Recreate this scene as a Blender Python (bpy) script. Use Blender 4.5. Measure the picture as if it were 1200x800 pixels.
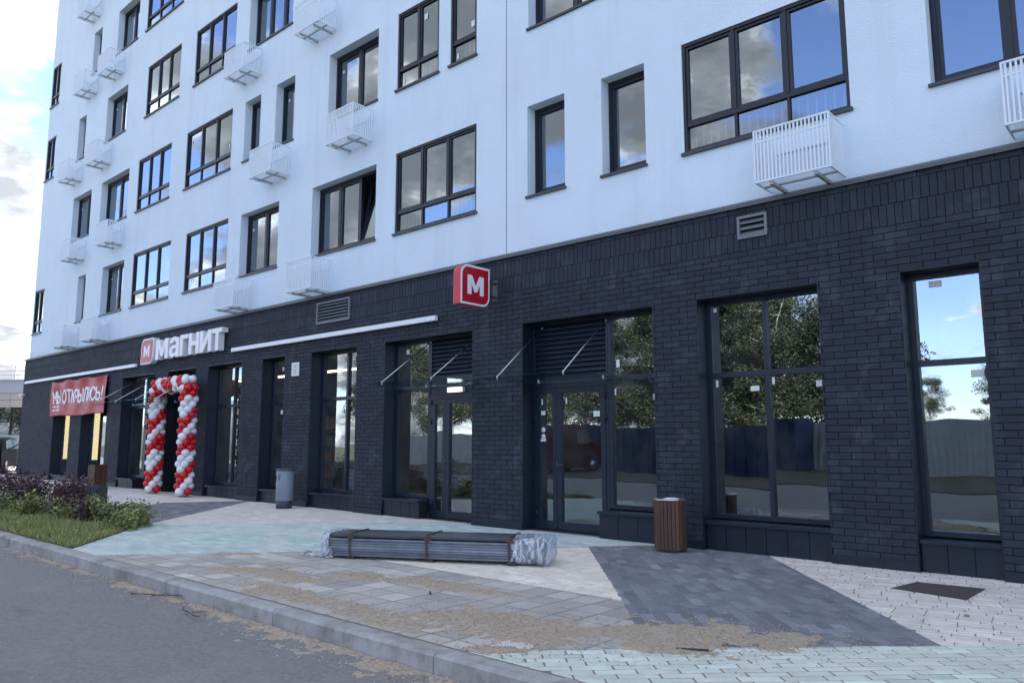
import bpy, bmesh, math, random
from mathutils import Vector, Matrix, noise
R = math.radians
rnd = random.Random(7)
for o in list(bpy.data.objects): bpy.data.objects.remove(o)
S = bpy.context.scene
COL = S.collection

# ------------------------------------------------------------------ camera
CAM = Vector((0, -9.561, 1.468))
CR = Vector((0.74906088, 0.66250057, -0.00089328)); CU = Vector((0.08789537, -0.0980429, 0.99129309)); CF = Vector((-0.65664465, 0.74261739, 0.13167084))
cd = bpy.data.cameras.new('camera'); cam = bpy.data.objects.new('camera', cd); COL.objects.link(cam)
cam.matrix_world = Matrix(((CR.x, CU.x, -CF.x, CAM.x), (CR.y, CU.y, -CF.y, CAM.y), (CR.z, CU.z, -CF.z, CAM.z), (0, 0, 0, 1)))
cd.sensor_width = 36; cd.lens = 27.0; cd.clip_start = 0.05; cd.clip_end = 4000
S.camera = cam
def px(P):
    d = Vector(P) - CAM; z = d.dot(CF)
    if z < .1: return None
    return 600 + 900 * d.dot(CR) / z, 400 - 900 * d.dot(CU) / z, z
def inframe(P, m=5):
    q = px(P)
    return q is not None and -m < q[0] < 1200 + m and -m < q[1] < 800 + m

# ------------------------------------------------------------------ world and sun
SUN_EL, SUN_AZ = R(40), R(22)          # the sun stands behind the building, to the right
SD = Vector((math.sin(SUN_AZ) * math.cos(SUN_EL), math.cos(SUN_AZ) * math.cos(SUN_EL), math.sin(SUN_EL)))
w = bpy.data.worlds.new('World'); S.world = w; w.use_nodes = True
nt = w.node_tree; N = nt.nodes; L = nt.links; N.clear()
def nd(nt, t, **k):
    n = nt.nodes.new(t)
    for a, b in k.items(): setattr(n, a, b)
    return n
def mth(nt, op, a, b=None, clamp=False):
    n = nt.nodes.new('ShaderNodeMath'); n.operation = op; n.use_clamp = clamp
    for i, v in ((0, a), (1, b)):
        if v is None: continue
        if isinstance(v, (int, float)): n.inputs[i].default_value = v
        else: nt.links.new(v, n.inputs[i])
    return n.outputs[0]
def ramp(nt, fac, stops, interp='LINEAR'):
    n = nt.nodes.new('ShaderNodeValToRGB'); n.color_ramp.interpolation = interp
    e = n.color_ramp.elements
    while len(e) < len(stops): e.new(.5)
    for el, (p, c) in zip(e, stops):
        el.position = p; el.color = (c, c, c, 1) if isinstance(c, (int, float)) else (*c, 1)
    nt.links.new(fac, n.inputs[0]); return n.outputs[0]
def mixc(nt, f, a, b, mode='MIX'):
    n = nt.nodes.new('ShaderNodeMix'); n.data_type = 'RGBA'; n.blend_type = mode
    for s, v in ((n.inputs[0], f), (n.inputs[6], a), (n.inputs[7], b)):
        if isinstance(v, (int, float)): s.default_value = v
        elif isinstance(v, tuple): s.default_value = (*v, 1)
        else: nt.links.new(v, s)
    return n.outputs[2]
sky = nd(nt, 'ShaderNodeTexSky', sky_type='NISHITA', sun_disc=False, sun_elevation=SUN_EL, sun_rotation=SUN_AZ, altitude=200, air_density=1.0, dust_density=.6, ozone_density=1.4)
tc = nd(nt, 'ShaderNodeTexCoord'); sep = nd(nt, 'ShaderNodeSeparateXYZ'); L.new(tc.outputs['Generated'], sep.inputs[0])
zz = mth(nt, 'ADD', mth(nt, 'MAXIMUM', sep.outputs[2], 0.0), .32)
cmb = nd(nt, 'ShaderNodeCombineXYZ')
L.new(mth(nt, 'DIVIDE', sep.outputs[0], zz), cmb.inputs[0]); L.new(mth(nt, 'DIVIDE', sep.outputs[1], zz), cmb.inputs[1]); L.new(mth(nt, 'MULTIPLY', sep.outputs[2], 1.2), cmb.inputs[2])
n1 = nd(nt, 'ShaderNodeTexNoise'); n1.inputs['Scale'].default_value = 1.75; n1.inputs['Detail'].default_value = 9; n1.inputs['Roughness'].default_value = .55; n1.inputs['Distortion'].default_value = .25
mp = nd(nt, 'ShaderNodeMapping'); mp.inputs['Location'].default_value = (1.9, 3.6, 11.2); L.new(cmb.outputs[0], mp.inputs[0]); L.new(mp.outputs[0], n1.inputs['Vector'])
n2 = nd(nt, 'ShaderNodeTexNoise'); n2.inputs['Scale'].default_value = 4.6; n2.inputs['Detail'].default_value = 8; n2.inputs['Roughness'].default_value = .6
mp2 = nd(nt, 'ShaderNodeMapping'); mp2.inputs['Location'].default_value = (8.3, 1.4, 2.2); L.new(cmb.outputs[0], mp2.inputs[0]); L.new(mp2.outputs[0], n2.inputs['Vector'])
mask = ramp(nt, n1.outputs['Fac'], [(.432, 0), (.50, 1)], 'EASE')
dens = mth(nt, 'ADD', mth(nt, 'MULTIPLY', n1.outputs['Fac'], .55), mth(nt, 'MULTIPLY', n2.outputs['Fac'], .6))
ccol = ramp(nt, dens, [(.45, (8.2, 8.0, 7.6)), (.505, (5.0, 4.92, 4.75)), (.555, (1.9, 1.93, 1.98)), (.63, (1.1, 1.16, 1.26))])
skyc = mixc(nt, 1.0, sky.outputs[0], (.74, .74, .90), 'MULTIPLY')
tot = mixc(nt, mask, skyc, ccol)
bg = nd(nt, 'ShaderNodeBackground'); bg.inputs['Strength'].default_value = .1; L.new(tot, bg.inputs[0])
wo = nd(nt, 'ShaderNodeOutputWorld'); L.new(bg.outputs[0], wo.inputs[0])
sl = bpy.data.lights.new('sun', 'SUN'); sl.energy = 3.2; sl.angle = R(.5); sl.color = (1, .95, .87)
so = bpy.data.objects.new('sun', sl); COL.objects.link(so); so.rotation_euler = SD.to_track_quat('Z', 'Y').to_euler(); so.location = SD * 60
S.view_settings.view_transform = 'Standard'; S.view_settings.look = 'None'; S.view_settings.gamma = 1; S.view_settings.exposure = 2.72
S.render.engine = 'CYCLES'; S.cycles.max_bounces = 8; S.cycles.transparent_max_bounces = 16

# ------------------------------------------------------------------ materials
MATS = {}
def mat(name, col, rough=.6, metal=0., var=0., vscale=8., bump=0., bscale=60., obj_rand=0., attr=False, spec=.5, stain=None, emit=None, bdist=.01, streak=None):
    """principled material; var = noise variation of tone, obj_rand/attr = piece to piece variation"""
    if name in MATS: return MATS[name]
    m = bpy.data.materials.new(name); m.use_nodes = True; t = m.node_tree; b = t.nodes['Principled BSDF']
    b.inputs['Roughness'].default_value = rough; b.inputs['Metallic'].default_value = metal; b.inputs['Specular IOR Level'].default_value = spec
    geo = nd(t, 'ShaderNodeNewGeometry')
    pos = geo.outputs['Position']
    c = None; base = nd(t, 'ShaderNodeRGB'); base.outputs[0].default_value = (*col, 1); c = base.outputs[0]
    if var:
        n = nd(t, 'ShaderNodeTexNoise'); n.inputs['Scale'].default_value = vscale; n.inputs['Detail'].default_value = 6; n.inputs['Roughness'].default_value = .65; t.links.new(pos, n.inputs['Vector'])
        f = ramp(t, n.outputs['Fac'], [(.25, 1 - var), (.75, 1 + var)])
        c = mixc(t, 1., c, f, 'MULTIPLY')
        r2 = ramp(t, n.outputs['Fac'], [(.3, max(0, rough - .08)), (.7, min(1, rough + .1))]); t.links.new(r2, b.inputs['Roughness'])
    if obj_rand or attr:
        if attr:
            a = nd(t, 'ShaderNodeAttribute', attribute_name='tone'); v = a.outputs['Fac']
        else:
            a = nd(t, 'ShaderNodeObjectInfo'); v = a.outputs['Random']
        k = obj_rand or .3
        c = mixc(t, 1., c, ramp(t, v, [(0, 1 - k), (.7, 1 + k * .35), (.9, 1 + k), (1, 1 + 2.2 * k)]), 'MULTIPLY')
    if stain:
        scol, sscale, lo, hi = stain
        n = nd(t, 'ShaderNodeTexNoise'); n.inputs['Scale'].default_value = sscale; n.inputs['Detail'].default_value = 9; n.inputs['Roughness'].default_value = .7; t.links.new(pos, n.inputs['Vector'])
        c = mixc(t, ramp(t, n.outputs['Fac'], [(lo, 0), (hi, 1)]), c, scol)
    if streak:
        scol, sc3, lo, hi, amt = streak
        mpn = nd(t, 'ShaderNodeMapping'); mpn.inputs['Scale'].default_value = sc3; t.links.new(pos, mpn.inputs[0])
        n = nd(t, 'ShaderNodeTexNoise'); n.inputs['Scale'].default_value = 1.; n.inputs['Detail'].default_value = 7; n.inputs['Roughness'].default_value = .62; t.links.new(mpn.outputs[0], n.inputs['Vector'])
        c = mixc(t, ramp(t, n.outputs['Fac'], [(lo, 0), (hi, amt)]), c, scol)
    t.links.new(c, b.inputs['Base Color'])
    if bump:
        n = nd(t, 'ShaderNodeTexNoise'); n.inputs['Scale'].default_value = bscale; n.inputs['Detail'].default_value = 5; t.links.new(pos, n.inputs['Vector'])
        bp = nd(t, 'ShaderNodeBump'); bp.inputs['Strength'].default_value = bump; bp.inputs['Distance'].default_value = bdist
        t.links.new(n.outputs['Fac'], bp.inputs['Height']); t.links.new(bp.outputs[0], b.inputs['Normal'])
    if emit:
        b.inputs['Emission Color'].default_value = (*emit[0], 1); b.inputs['Emission Strength'].default_value = emit[1]
    MATS[name] = m; return m
def glass(name, tint=(.5, .58, .62), base=.25, gain=1.2, wav=.02, dust=.03):
    m = bpy.data.materials.new(name); m.use_nodes = True; t = m.node_tree; t.nodes.clear()
    o = nd(t, 'ShaderNodeOutputMaterial'); mx = nd(t, 'ShaderNodeMixShader'); tr = nd(t, 'ShaderNodeBsdfTransparent'); gl = nd(t, 'ShaderNodeBsdfGlossy')
    tr.inputs[0].default_value = (*tint, 1); gl.inputs['Roughness'].default_value = .0; gl.inputs[0].default_value = (.82, .92, 1, 1)
    lw = nd(t, 'ShaderNodeFresnel'); lw.inputs[0].default_value = 1.5
    g = nd(t, 'ShaderNodeNewGeometry'); n = nd(t, 'ShaderNodeTexNoise'); n.inputs['Scale'].default_value = 1.3; n.inputs['Detail'].default_value = 1; t.links.new(g.outputs['Position'], n.inputs['Vector'])
    bp = nd(t, 'ShaderNodeBump'); bp.inputs['Strength'].default_value = wav; bp.inputs['Distance'].default_value = .1; t.links.new(n.outputs['Fac'], bp.inputs['Height']); t.links.new(bp.outputs[0], gl.inputs['Normal'])
    f = mth(t, 'ADD', mth(t, 'MULTIPLY', lw.outputs[0], gain), base, True)
    t.links.new(f, mx.inputs[0]); t.links.new(tr.outputs[0], mx.inputs[1]); t.links.new(gl.outputs[0], mx.inputs[2])
    dn = nd(t, 'ShaderNodeTexNoise'); dn.inputs['Scale'].default_value = 2.4; dn.inputs['Detail'].default_value = 8; dn.inputs['Roughness'].default_value = .7; t.links.new(g.outputs['Position'], dn.inputs['Vector'])
    df = nd(t, 'ShaderNodeBsdfDiffuse'); df.inputs[0].default_value = (.42, .42, .40, 1); m2 = nd(t, 'ShaderNodeMixShader')
    t.links.new(ramp(t, dn.outputs['Fac'], [(.40, .0), (.78, dust)]), m2.inputs[0]); t.links.new(mx.outputs[0], m2.inputs[1]); t.links.new(df.outputs[0], m2.inputs[2]); t.links.new(m2.outputs[0], o.inputs[0])
    MATS[name] = m; return m

M_WHITE = mat('white_render', (.69, .79, .86), .85, var=.05, vscale=.9, bump=.55, bscale=40, bdist=.012, streak=((.42, .47, .52), (2.2, 2.2, .16), .52, .80, .25))
M_BRICKS = dict(rough=.74, var=.28, vscale=11, spec=.35, bump=.25, bscale=70, bdist=.004, stain=((.09, .10, .12), 2.6, .54, .86), streak=((.13, .145, .16), (5., 5., .45), .60, .80, .28))
M_BRICK_O = mat('dark_clinker_brick', (.023, .029, .044), obj_rand=.15, **M_BRICKS)
M_BRICK_S = mat('dark_clinker_brick_run', (.023, .029, .044), obj_rand=.15, attr=True, **M_BRICKS)
M_MORTAR = mat('dark_mortar', (.006, .007, .010), .9, var=.2)
M_PANEL = mat('navy_metal_panel', (.008, .014, .028), .42, var=.1, vscale=5)
M_FRAME = mat('anthracite_frame', (.005, .0075, .014), .40, var=.08, vscale=9)
M_SHOPFRAME = mat('navy_shop_frame', (.011, .019, .036), .36, var=.08, vscale=9)
M_SILL = mat('grey_sill', (.035, .042, .055), .4, var=.1)
M_FLASH = mat('grey_brown_flashing', (.10, .105, .115), .45, metal=.3, var=.15, vscale=3)
M_SOFFIT = mat('white_reveal', (.60, .65, .70), .8, var=.03)
M_GLASS = glass('window_glass', (.5, .56, .6), .20, 1.5)
M_SHOPGLASS = glass('shop_glass', (.58, .62, .63), .24, 1.25, .02, .10)
M_CANOPY = glass('canopy_glass', (.80, .88, .88), .0, .3)
M_STEEL = mat('stainless_rod', (.55, .56, .57), .28, metal=1.)
M_BASKET = mat('white_powder_coat', (.74, .81, .86), .45, var=.02)
M_BASKETU = mat('galvanised_bracket', (.42, .42, .42), .5, metal=.4, var=.1)
M_STICK = mat('paper_sticker', (.75, .77, .75), .7)
M_RED = mat('sign_red', (.46, .008, .022), .35)
M_REDSIDE = mat('sign_side_red', (.62, .03, .05), .4)
M_SIGNW = mat('sign_white', (.82, .83, .85), .4)
M_BANNER = mat('banner_vinyl', (.40, .014, .036), .42, var=.06, vscale=3)
M_BALR = mat('red_latex', (.55, .006, .012), .28, obj_rand=.12)
M_BALW = mat('white_latex', (.80, .80, .81), .3, obj_rand=.04)
M_WOOD = mat('brown_wood_slat', (.085, .038, .022), .55, var=.35, vscale=20, obj_rand=.22, bump=.2, bscale=90)
M_BINMET = mat('bin_metal', (.06, .065, .075), .45, metal=.2, var=.15)
M_BINGREY = mat('bin_grey_paint', (.20, .235, .28), .45, var=.1, vscale=6)
M_BINDARK = mat('bin_dark_base', (.045, .055, .07), .5, var=.1)
M_ASPH = mat('asphalt', (.235, .226, .212), .9, var=.30, vscale=26, bump=1., bscale=110, bdist=.012, stain=((.30, .285, .265), 1.3, .52, .78), streak=((.13, .125, .12), (.8, 1.6, 1.), .60, .72, .55))
M_KERB = mat('concrete_kerb', (.37, .36, .345), .85, var=.22, vscale=5, obj_rand=.09, bump=.35, bscale=90, stain=((.17, .15, .13), 2.6, .47, .72))
M_JOINT = mat('joint_sand', (.22, .19, .155), .95, var=.3, vscale=12)
def pav(n, col, k=.14, stain=None, rough=.85):
    kw = dict(rough=rough, var=.16, vscale=7, bump=.3, bscale=130, bdist=.004, stain=stain or ((.46, .39, .31), 1.6, .62, .82))
    return mat(n, col, obj_rand=k, **kw), mat(n + '_run', col, obj_rand=k, attr=True, **kw)
P_LIGHT = pav('pale_paver', (.66, .61, .55), .08)
P_WHITE = pav('white_paver', (.74, .67, .56), .08)
P_DARK = pav('dark_paver', (.185, .195, .215), .24, ((.38, .38, .38), 4.5, .60, .78))
P_TURQ = pav('turquoise_paver', (.46, .57, .53), .12, ((.64, .62, .57), 1.7, .44, .66))
P_MINT = pav('mint_paver', (.58, .635, .55), .12, ((.66, .65, .58), 1.9, .45, .70))
P_SLAB = pav('grey_slab', (.43, .40, .355), .20, ((.52, .47, .40), 2.2, .50, .75))
M_SAND = mat('sand', (.47, .375, .275), .95, var=.35, vscale=30, bump=1., bscale=170, bdist=.012, stain=((.58, .51, .42), 5., .55, .72))
M_STONE = mat('stone', (.24, .225, .20), .9, var=.35, vscale=20)
M_STONEW = mat('pale_stone', (.5, .49, .46), .9, var=.2, vscale=20)
M_SOIL = mat('soil', (.07, .055, .042), .95, var=.3, vscale=9, bump=.6, bscale=60)
M_VERGE = mat('dry_verge', (.075, .068, .048), .95, var=.4, vscale=.9, bump=.5, bscale=20, stain=((.06, .075, .035), .6, .48, .62))
M_GRASS = mat('grass_blade', (.31, .32, .115), .7, attr=True, obj_rand=.4)
M_PURPLE = mat('purple_leaf', (.070, .030, .038), .55, attr=True, obj_rand=.45)
M_GREENL = mat('green_leaf', (.22, .24, .075), .55, attr=True, obj_rand=.45)
M_OLIVE = mat('olive_leaf', (.13, .145, .06), .6, attr=True, obj_rand=.45)
M_TREEL = mat('tree_leaf', (.026, .040, .015), .6, attr=True, obj_rand=.45)
M_TREEL2 = mat('birch_leaf', (.036, .050, .018), .6, attr=True, obj_rand=.45)
M_TWIG = mat('twig', (.06, .042, .035), .9, var=.3)
M_BARK = mat('birch_bark', (.42, .40, .37), .9, var=.3, vscale=3, stain=((.03, .03, .03), 4., .58, .64))
M_METAL1 = mat('grey_profile', (.20, .225, .265), .38, metal=.35, var=.25, vscale=6, obj_rand=.25)
M_METAL2 = mat('dark_profile', (.105, .115, .135), .38, metal=.35, var=.2, vscale=6, obj_rand=.2)
M_RUST = mat('rusty_wire', (.10, .05, .035), .85, var=.4, vscale=30)
M_FILM = mat('plastic_film', (.70, .74, .79), .10, var=.1, vscale=16, bump=.8, bscale=20, bdist=.05, spec=.8)
_t = M_FILM.node_tree; _b = _t.nodes['Principled BSDF']; _o = [n for n in _t.nodes if n.type == 'OUTPUT_MATERIAL'][0]; _m = nd(_t, 'ShaderNodeMixShader'); _tr = nd(_t, 'ShaderNodeBsdfTransparent'); _tr.inputs[0].default_value = (.88, .92, .96, 1)
_mp = nd(_t, 'ShaderNodeMapping'); _mp.inputs['Scale'].default_value = (14, 14, 5); _mp.inputs['Rotation'].default_value = (.3, .5, .4); _t.links.new(nd(_t, 'ShaderNodeNewGeometry').outputs['Position'], _mp.inputs[0])
_n = nd(_t, 'ShaderNodeTexNoise'); _n.inputs['Scale'].default_value = 1; _n.inputs['Detail'].default_value = 3; _n.inputs['Distortion'].default_value = 1.2; _t.links.new(_mp.outputs[0], _n.inputs['Vector'])
_t.links.new(ramp(_t, _n.outputs['Fac'], [(.40, .22), (.50, .45), (.56, .90), (.62, .40)]), _m.inputs[0]); _t.links.new(_tr.outputs[0], _m.inputs[1]); _t.links.new(_b.outputs[0], _m.inputs[2]); _t.links.new(_m.outputs[0], _o.inputs[0])
M_HATCH = mat('hatch_mat', (.075, .068, .064), .9, var=.3, vscale=10, bump=.8, bscale=120)
M_PLAQUE = mat('plaque_white', (.72, .72, .70), .5)
M_LED = mat('led_tube', (.8, .75, .55), .5, emit=((1, .80, .42), .42))
M_LAMP = mat('lamp_cover', (.8, .8, .75), .4, emit=((1, .95, .82), .5))
M_LINE = mat('ceiling_lamp', (.8, .75, .6), .5, emit=((1, .86, .60), 1.2))
M_INT = mat('interior_plaster', (.42, .43, .43), .9, var=.05)
M_INTF = mat('interior_tile', (.22, .21, .2), .4, var=.1)
M_INTD = mat('interior_dark', (.10, .10, .105), .8, var=.15)
M_RAIL = mat('railing_grey', (.36, .39, .43), .5)
M_BARS = mat('loggia_bar_white', (.75, .76, .76), .5)
M_VENT = mat('vent_grey', (.17, .185, .21), .5, metal=.2, var=.1)
M_FARW = mat('pavilion_grey', (.34, .37, .40), .8, var=.06, vscale=.5)
M_FARB = mat('pavilion_tile', (.40, .37, .33), .75, var=.08, vscale=2, obj_rand=.06)
M_FENCE = mat('fence_sheet', (.48, .50, .50), .55, var=.18, vscale=1.5, obj_rand=.06)
M_BLUE = mat('container_blue', (.014, .035, .10), .5, var=.2)
M_CAR = mat('car_black', (.010, .011, .014), .5, spec=.06)
M_VAN = mat('van_maroon', (.06, .008, .011), .35, spec=.4)
M_TYRE = mat('tyre', (.015, .015, .016), .85)
M_RIM = mat('rim', (.45, .45, .47), .3, metal=.8)
M_CARG = glass('car_glass', (.15, .17, .18), .06, 1.2)
M_LIGHTG = mat('lamp_lens', (.7, .7, .7), .15, spec=.8)
M_REDL = mat('tail_lens', (.4, .02, .02), .2)

# ------------------------------------------------------------------ helpers
class MB:
    def __init__(s): s.v = []; s.f = []; s.t = []; s.mi = []; s.sm = []
    def add(s, vs, fs, tone=.5, mi=0, smooth=False):
        b = len(s.v); s.v += [tuple(v) for v in vs]
        for f in fs: s.f.append([b + i for i in f]); s.t.append(tone); s.mi.append(mi); s.sm.append(smooth)
    def quad(s, a, b, c, d, **k): s.add([a, b, c, d], [(0, 1, 2, 3)], **k)
    def box(s, x0, x1, y0, y1, z0, z1, **k):
        s.add([(x0, y0, z0), (x1, y0, z0), (x1, y1, z0), (x0, y1, z0), (x0, y0, z1), (x1, y0, z1), (x1, y1, z1), (x0, y1, z1)],
              [(0, 3, 2, 1), (4, 5, 6, 7), (0, 1, 5, 4), (1, 2, 6, 5), (2, 3, 7, 6), (3, 0, 4, 7)], **k)
    def bar(s, a, b, r, n=6, r2=None, cap=True, **k):
        a = Vector(a); b = Vector(b); d = (b - a).normalized(); u = d.orthogonal().normalized(); w_ = d.cross(u); r2 = r if r2 is None else r2
        vs = [a + (u * math.cos(2 * math.pi * i / n) + w_ * math.sin(2 * math.pi * i / n)) * r for i in range(n)] + [b + (u * math.cos(2 * math.pi * i / n) + w_ * math.sin(2 * math.pi * i / n)) * r2 for i in range(n)]
        fs = [(i, (i + 1) % n, n + (i + 1) % n, n + i) for i in range(n)]
        if cap: fs += [tuple(range(n - 1, -1, -1)), tuple(range(n, 2 * n))]
        k.setdefault('smooth', n > 6); s.add(vs, fs, **k)
    def lathe(s, prof, n=24, cx=0, cy=0, **k):
        vs = []; fs = []
        for r, z in prof: vs += [(cx + r * math.cos(2 * math.pi * i / n), cy + r * math.sin(2 * math.pi * i / n), z) for i in range(n)]
        for j in range(len(prof) - 1):
            for i in range(n): fs.append((j * n + i, j * n + (i + 1) % n, (j + 1) * n + (i + 1) % n, (j + 1) * n + i))
        k.setdefault('smooth', True); s.add(vs, fs, **k)
    def prism(s, poly, fn, d0, d1, **k):
        """extrude 2d poly; fn(u,v,d) -> xyz"""
        n = len(poly); vs = [fn(u, v, d0) for u, v in poly] + [fn(u, v, d1) for u, v in poly]
        s.add(vs, [tuple(range(n)), tuple(range(2 * n - 1, n - 1, -1))] + [(i, n + i, n + (i + 1) % n, (i + 1) % n) for i in range(n)], **k)
    def mesh(s, name, mats):
        m = bpy.data.meshes.new(name); m.from_pydata(s.v, [], s.f)
        for q in (mats if isinstance(mats, (list, tuple)) else [mats]): m.materials.append(q)
        a = m.attributes.new('tone', 'FLOAT', 'FACE'); a.data.foreach_set('value', s.t)
        m.polygons.foreach_set('material_index', s.mi); m.polygons.foreach_set('use_smooth', s.sm)
        m.update(); return m
    def build(s, name, mats, parent=None, loc=(0, 0, 0), fix=True):
        m = s.mesh(name, mats)
        if fix:
            bm = bmesh.new(); bm.from_mesh(m); bmesh.ops.recalc_face_normals(bm, faces=bm.faces); bm.to_mesh(m); bm.free()
        return link(name, m, parent, loc)
def link(name, me, parent=None, loc=(0, 0, 0), rz=0.):
    o = bpy.data.objects.new(name, me); COL.objects.link(o); o.location = loc; o.rotation_euler = (0, 0, rz)
    if parent: o.parent = parent
    return o
def thing(name, label, cat, loc=(0, 0, 0), rz=0., group=None):
    return tag(link(name, None, None, loc, rz), label, cat, group)
def tag(o, label=None, cat=None, group=None, kind=None):
    for k, v in (('label', label), ('category', cat), ('group', group), ('kind', kind)):
        if v: o[k] = v
    return o
def copy_tree(o, parent=None):
    c = o.copy(); COL.objects.link(c); c.parent = parent
    for ch in o.children: copy_tree(ch, c)
    return c
def g(x): return .04 - .007 * x                      # the pavement falls gently to the right
def rsub(rects, h):
    out = []
    for a0, a1, b0, b1 in rects:
        h0, h1, k0, k1 = h
        if h1 <= a0 or h0 >= a1 or k1 <= b0 or k0 >= b1: out.append((a0, a1, b0, b1)); continue
        if h0 > a0: out.append((a0, h0, b0, b1))
        if h1 < a1: out.append((h1, a1, b0, b1))
        m0, m1 = max(a0, h0), min(a1, h1)
        if k0 > b0: out.append((m0, m1, b0, k0))
        if k1 < b1: out.append((m0, m1, k1, b1))
    return out
def clip(poly, zone):
    """convex clip, zone counter-clockwise"""
    for i in range(len(zone)):
        (ax, ay), (bx, by) = zone[i], zone[(i + 1) % len(zone)]
        out = []
        sd = [(bx - ax) * (y - ay) - (by - ay) * (x - ax) for x, y in poly]
        for j in range(len(poly)):
            p, q = poly[j], poly[(j + 1) % len(poly)]; s, t_ = sd[j], sd[(j + 1) % len(poly)]
            if s >= 0: out.append(p)
            if (s >= 0) != (t_ >= 0):
                k = s / (s - t_); out.append((p[0] + (q[0] - p[0]) * k, p[1] + (q[1] - p[1]) * k))
        poly = out
        if len(poly) < 3: return []
    return poly
def area(p): return .5 * sum(p[i][0] * p[(i + 1) % len(p)][1] - p[(i + 1) % len(p)][0] * p[i][1] for i in range(len(p)))
def inset(poly, d):
    n = len(poly); out = []
    cx = sum(p[0] for p in poly) / n; cy = sum(p[1] for p in poly) / n
    lines = []
    for i in range(n):
        (ax, ay), (bx, by) = poly[i], poly[(i + 1) % n]; l = math.hypot(bx - ax, by - ay)
        if l < 1e-4: continue
        nx, ny = -(by - ay) / l, (bx - ax) / l; lines.append((ax + nx * d, ay + ny * d, bx - ax, by - ay))
    n = len(lines)
    for i in range(n):
        x1, y1, dx1, dy1 = lines[i - 1]; x2, y2, dx2, dy2 = lines[i]; den = dx1 * dy2 - dy1 * dx2
        if abs(den) < 1e-9: out.append((x2, y2)); continue
        k = ((x2 - x1) * dy2 - (y2 - y1) * dx2) / den; out.append((x1 + dx1 * k, y1 + dy1 * k))
    return out

# ------------------------------------------------------------------ ground, road, kerb
XL, XR, TOPZ = -33.0, 26.0, 31.2
b = MB(); b.quad((-1500, -1500, -.32), (1500, -1500, -.32), (1500, 1500, -.32), (-1500, 1500, -.32)); tag(b.build('ground', M_VERGE), kind='structure')
KF, KB = -5.84, -5.665
def sheet(name, m, x0, x1, y0, y1, dz, n=60):
    b = MB()
    for i in range(n):
        a, c = x0 + (x1 - x0) * i / n, x0 + (x1 - x0) * (i + 1) / n
        b.quad((a, y0, g(a) + dz), (c, y0, g(c) + dz), (c, y1, g(c) + dz), (a, y1, g(a) + dz))
    return tag(b.build(name, m), kind='structure')
sheet('road', M_ASPH, -120, 60, -15.5, KF + .05, -.145)
sheet('yard', M_ASPH, -120, XL - .3, -5.7, 60, -.06)
kerb = tag(link('kerb', None), kind='structure')
kb = MB(); kb.box(.004, .996, KF, KB, -.3, 0)
# bevelled kerb stone
def kerb_mesh():
    b = MB(); prof = [(KF, -.3), (KF, -.022), (KF + .018, -.004), (KF + .03, 0), (KB - .01, 0), (KB, -.01), (KB, -.3)]
    b.prism(prof, lambda u, v, d: (d, u, v), .004, .996); return b
kmesh = None
for i in range(-70, 6):
    if kmesh is None: o = kerb_mesh().build('kerb_stone', M_KERB, kerb); kmesh = o.data
    else: o = link('kerb_stone', kmesh, kerb)
    o.location = (i, rnd.uniform(-.003, .003), g(i + .5) + rnd.uniform(-.003, .003)); o.rotation_euler = (0, math.atan(.007), 0)

# ------------------------------------------------------------------ pavement
pavement = sheet('pavement', M_JOINT, -70, 12, KB - .02, .28, -.003)
SLB, SLB2 = 1.2, -1.2
Z_T1 = [(-9.98, .06), (-13.24, -3.85), (-11.1, -5.67), (-10.3, -5.67), (-5.58, .06)]
Z_P1 = [(-16.6, .06), (-13.24, -3.85), (-9.98, .06)]
Z_DL = [(-16.6, .06), (-17.5, -1.6), (-16.3, -3.1), (-13.24, -3.85)]
Z_L1 = [(-40, .06), (-40, -1.6), (-17.5, -1.6), (-16.6, .06)]
Z_L2 = [(-40, -1.6), (-40, -3.5), (-16.3, -3.1), (-17.5, -1.6)]
Z_WH = [(-6.28, -.90), (-8.53, -3.52), (-4.0, -3.52)]
Z_SL = [(-8.53, -3.52), (-10.3, -5.67), (-3.88, -5.67), (-2.98, -4.76), (-4.0, -3.52)]
Z_DR = [(-5.5, .06), (-6.28, -.90), (-2.98, -4.76), (-1.48, -3.30), (-4.2, .06)]
Z_LR = [(-4.2, .06), (-1.48, -3.30), (1.88, .06)]
Z_FT = [(1.88, .06), (-3.88, -5.67), (9, -5.67), (9, .06)]
def ccw(p): return p if area(p) > 0 else p[::-1]
HATCH = ccw([(-2.373, -1.26), (-1.70, -1.40), (-1.678, -.66), (-2.28, -.72)])
PIECES = []   # (pixel size, poly, mats, name)
def lay(zone, Lx, Wy, ang, mats, name, joint=.007, bond=.5, rj=.02):
    zone = inset(ccw(zone), joint / 2); ca, sa = math.cos(ang), math.sin(ang)
    us = [x * ca + y * sa for x, y in zone]; vs = [-x * sa + y * ca for x, y in zone]
    v = math.floor(min(vs) / Wy) * Wy; row = 0
    while v < max(vs):
        k = round(v / Wy); u = math.floor(min(us) / Lx) * Lx - Lx + (k % 2) * bond * Lx + (rnd.uniform(-rj, rj) if bond else 0)
        while u < max(us):
            j = joint / 2; jj = rnd.uniform(-.0012, .0012)
            q = [(u + j, v + j + jj), (u + Lx - j, v + j + jj), (u + Lx - j, v + Wy - j + jj), (u + j, v + Wy - j + jj)]
            p = clip([(a * ca - c * sa, a * sa + c * ca) for a, c in q], zone)
            if len(p) >= 3 and area(p) > .0012:
                cx = sum(a for a, _ in p) / len(p); cy = sum(c for _, c in p) / len(p)
                s = px((cx, cy, g(cx)))
                sz = area(p) / s[2] ** 3 if s and inframe((cx, cy, g(cx)), 0) else 0
                PIECES.append((sz, p, mats, name))
            u += Lx
        v += Wy
A1, B1 = math.atan(1.2), math.atan(-1.2)
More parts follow.
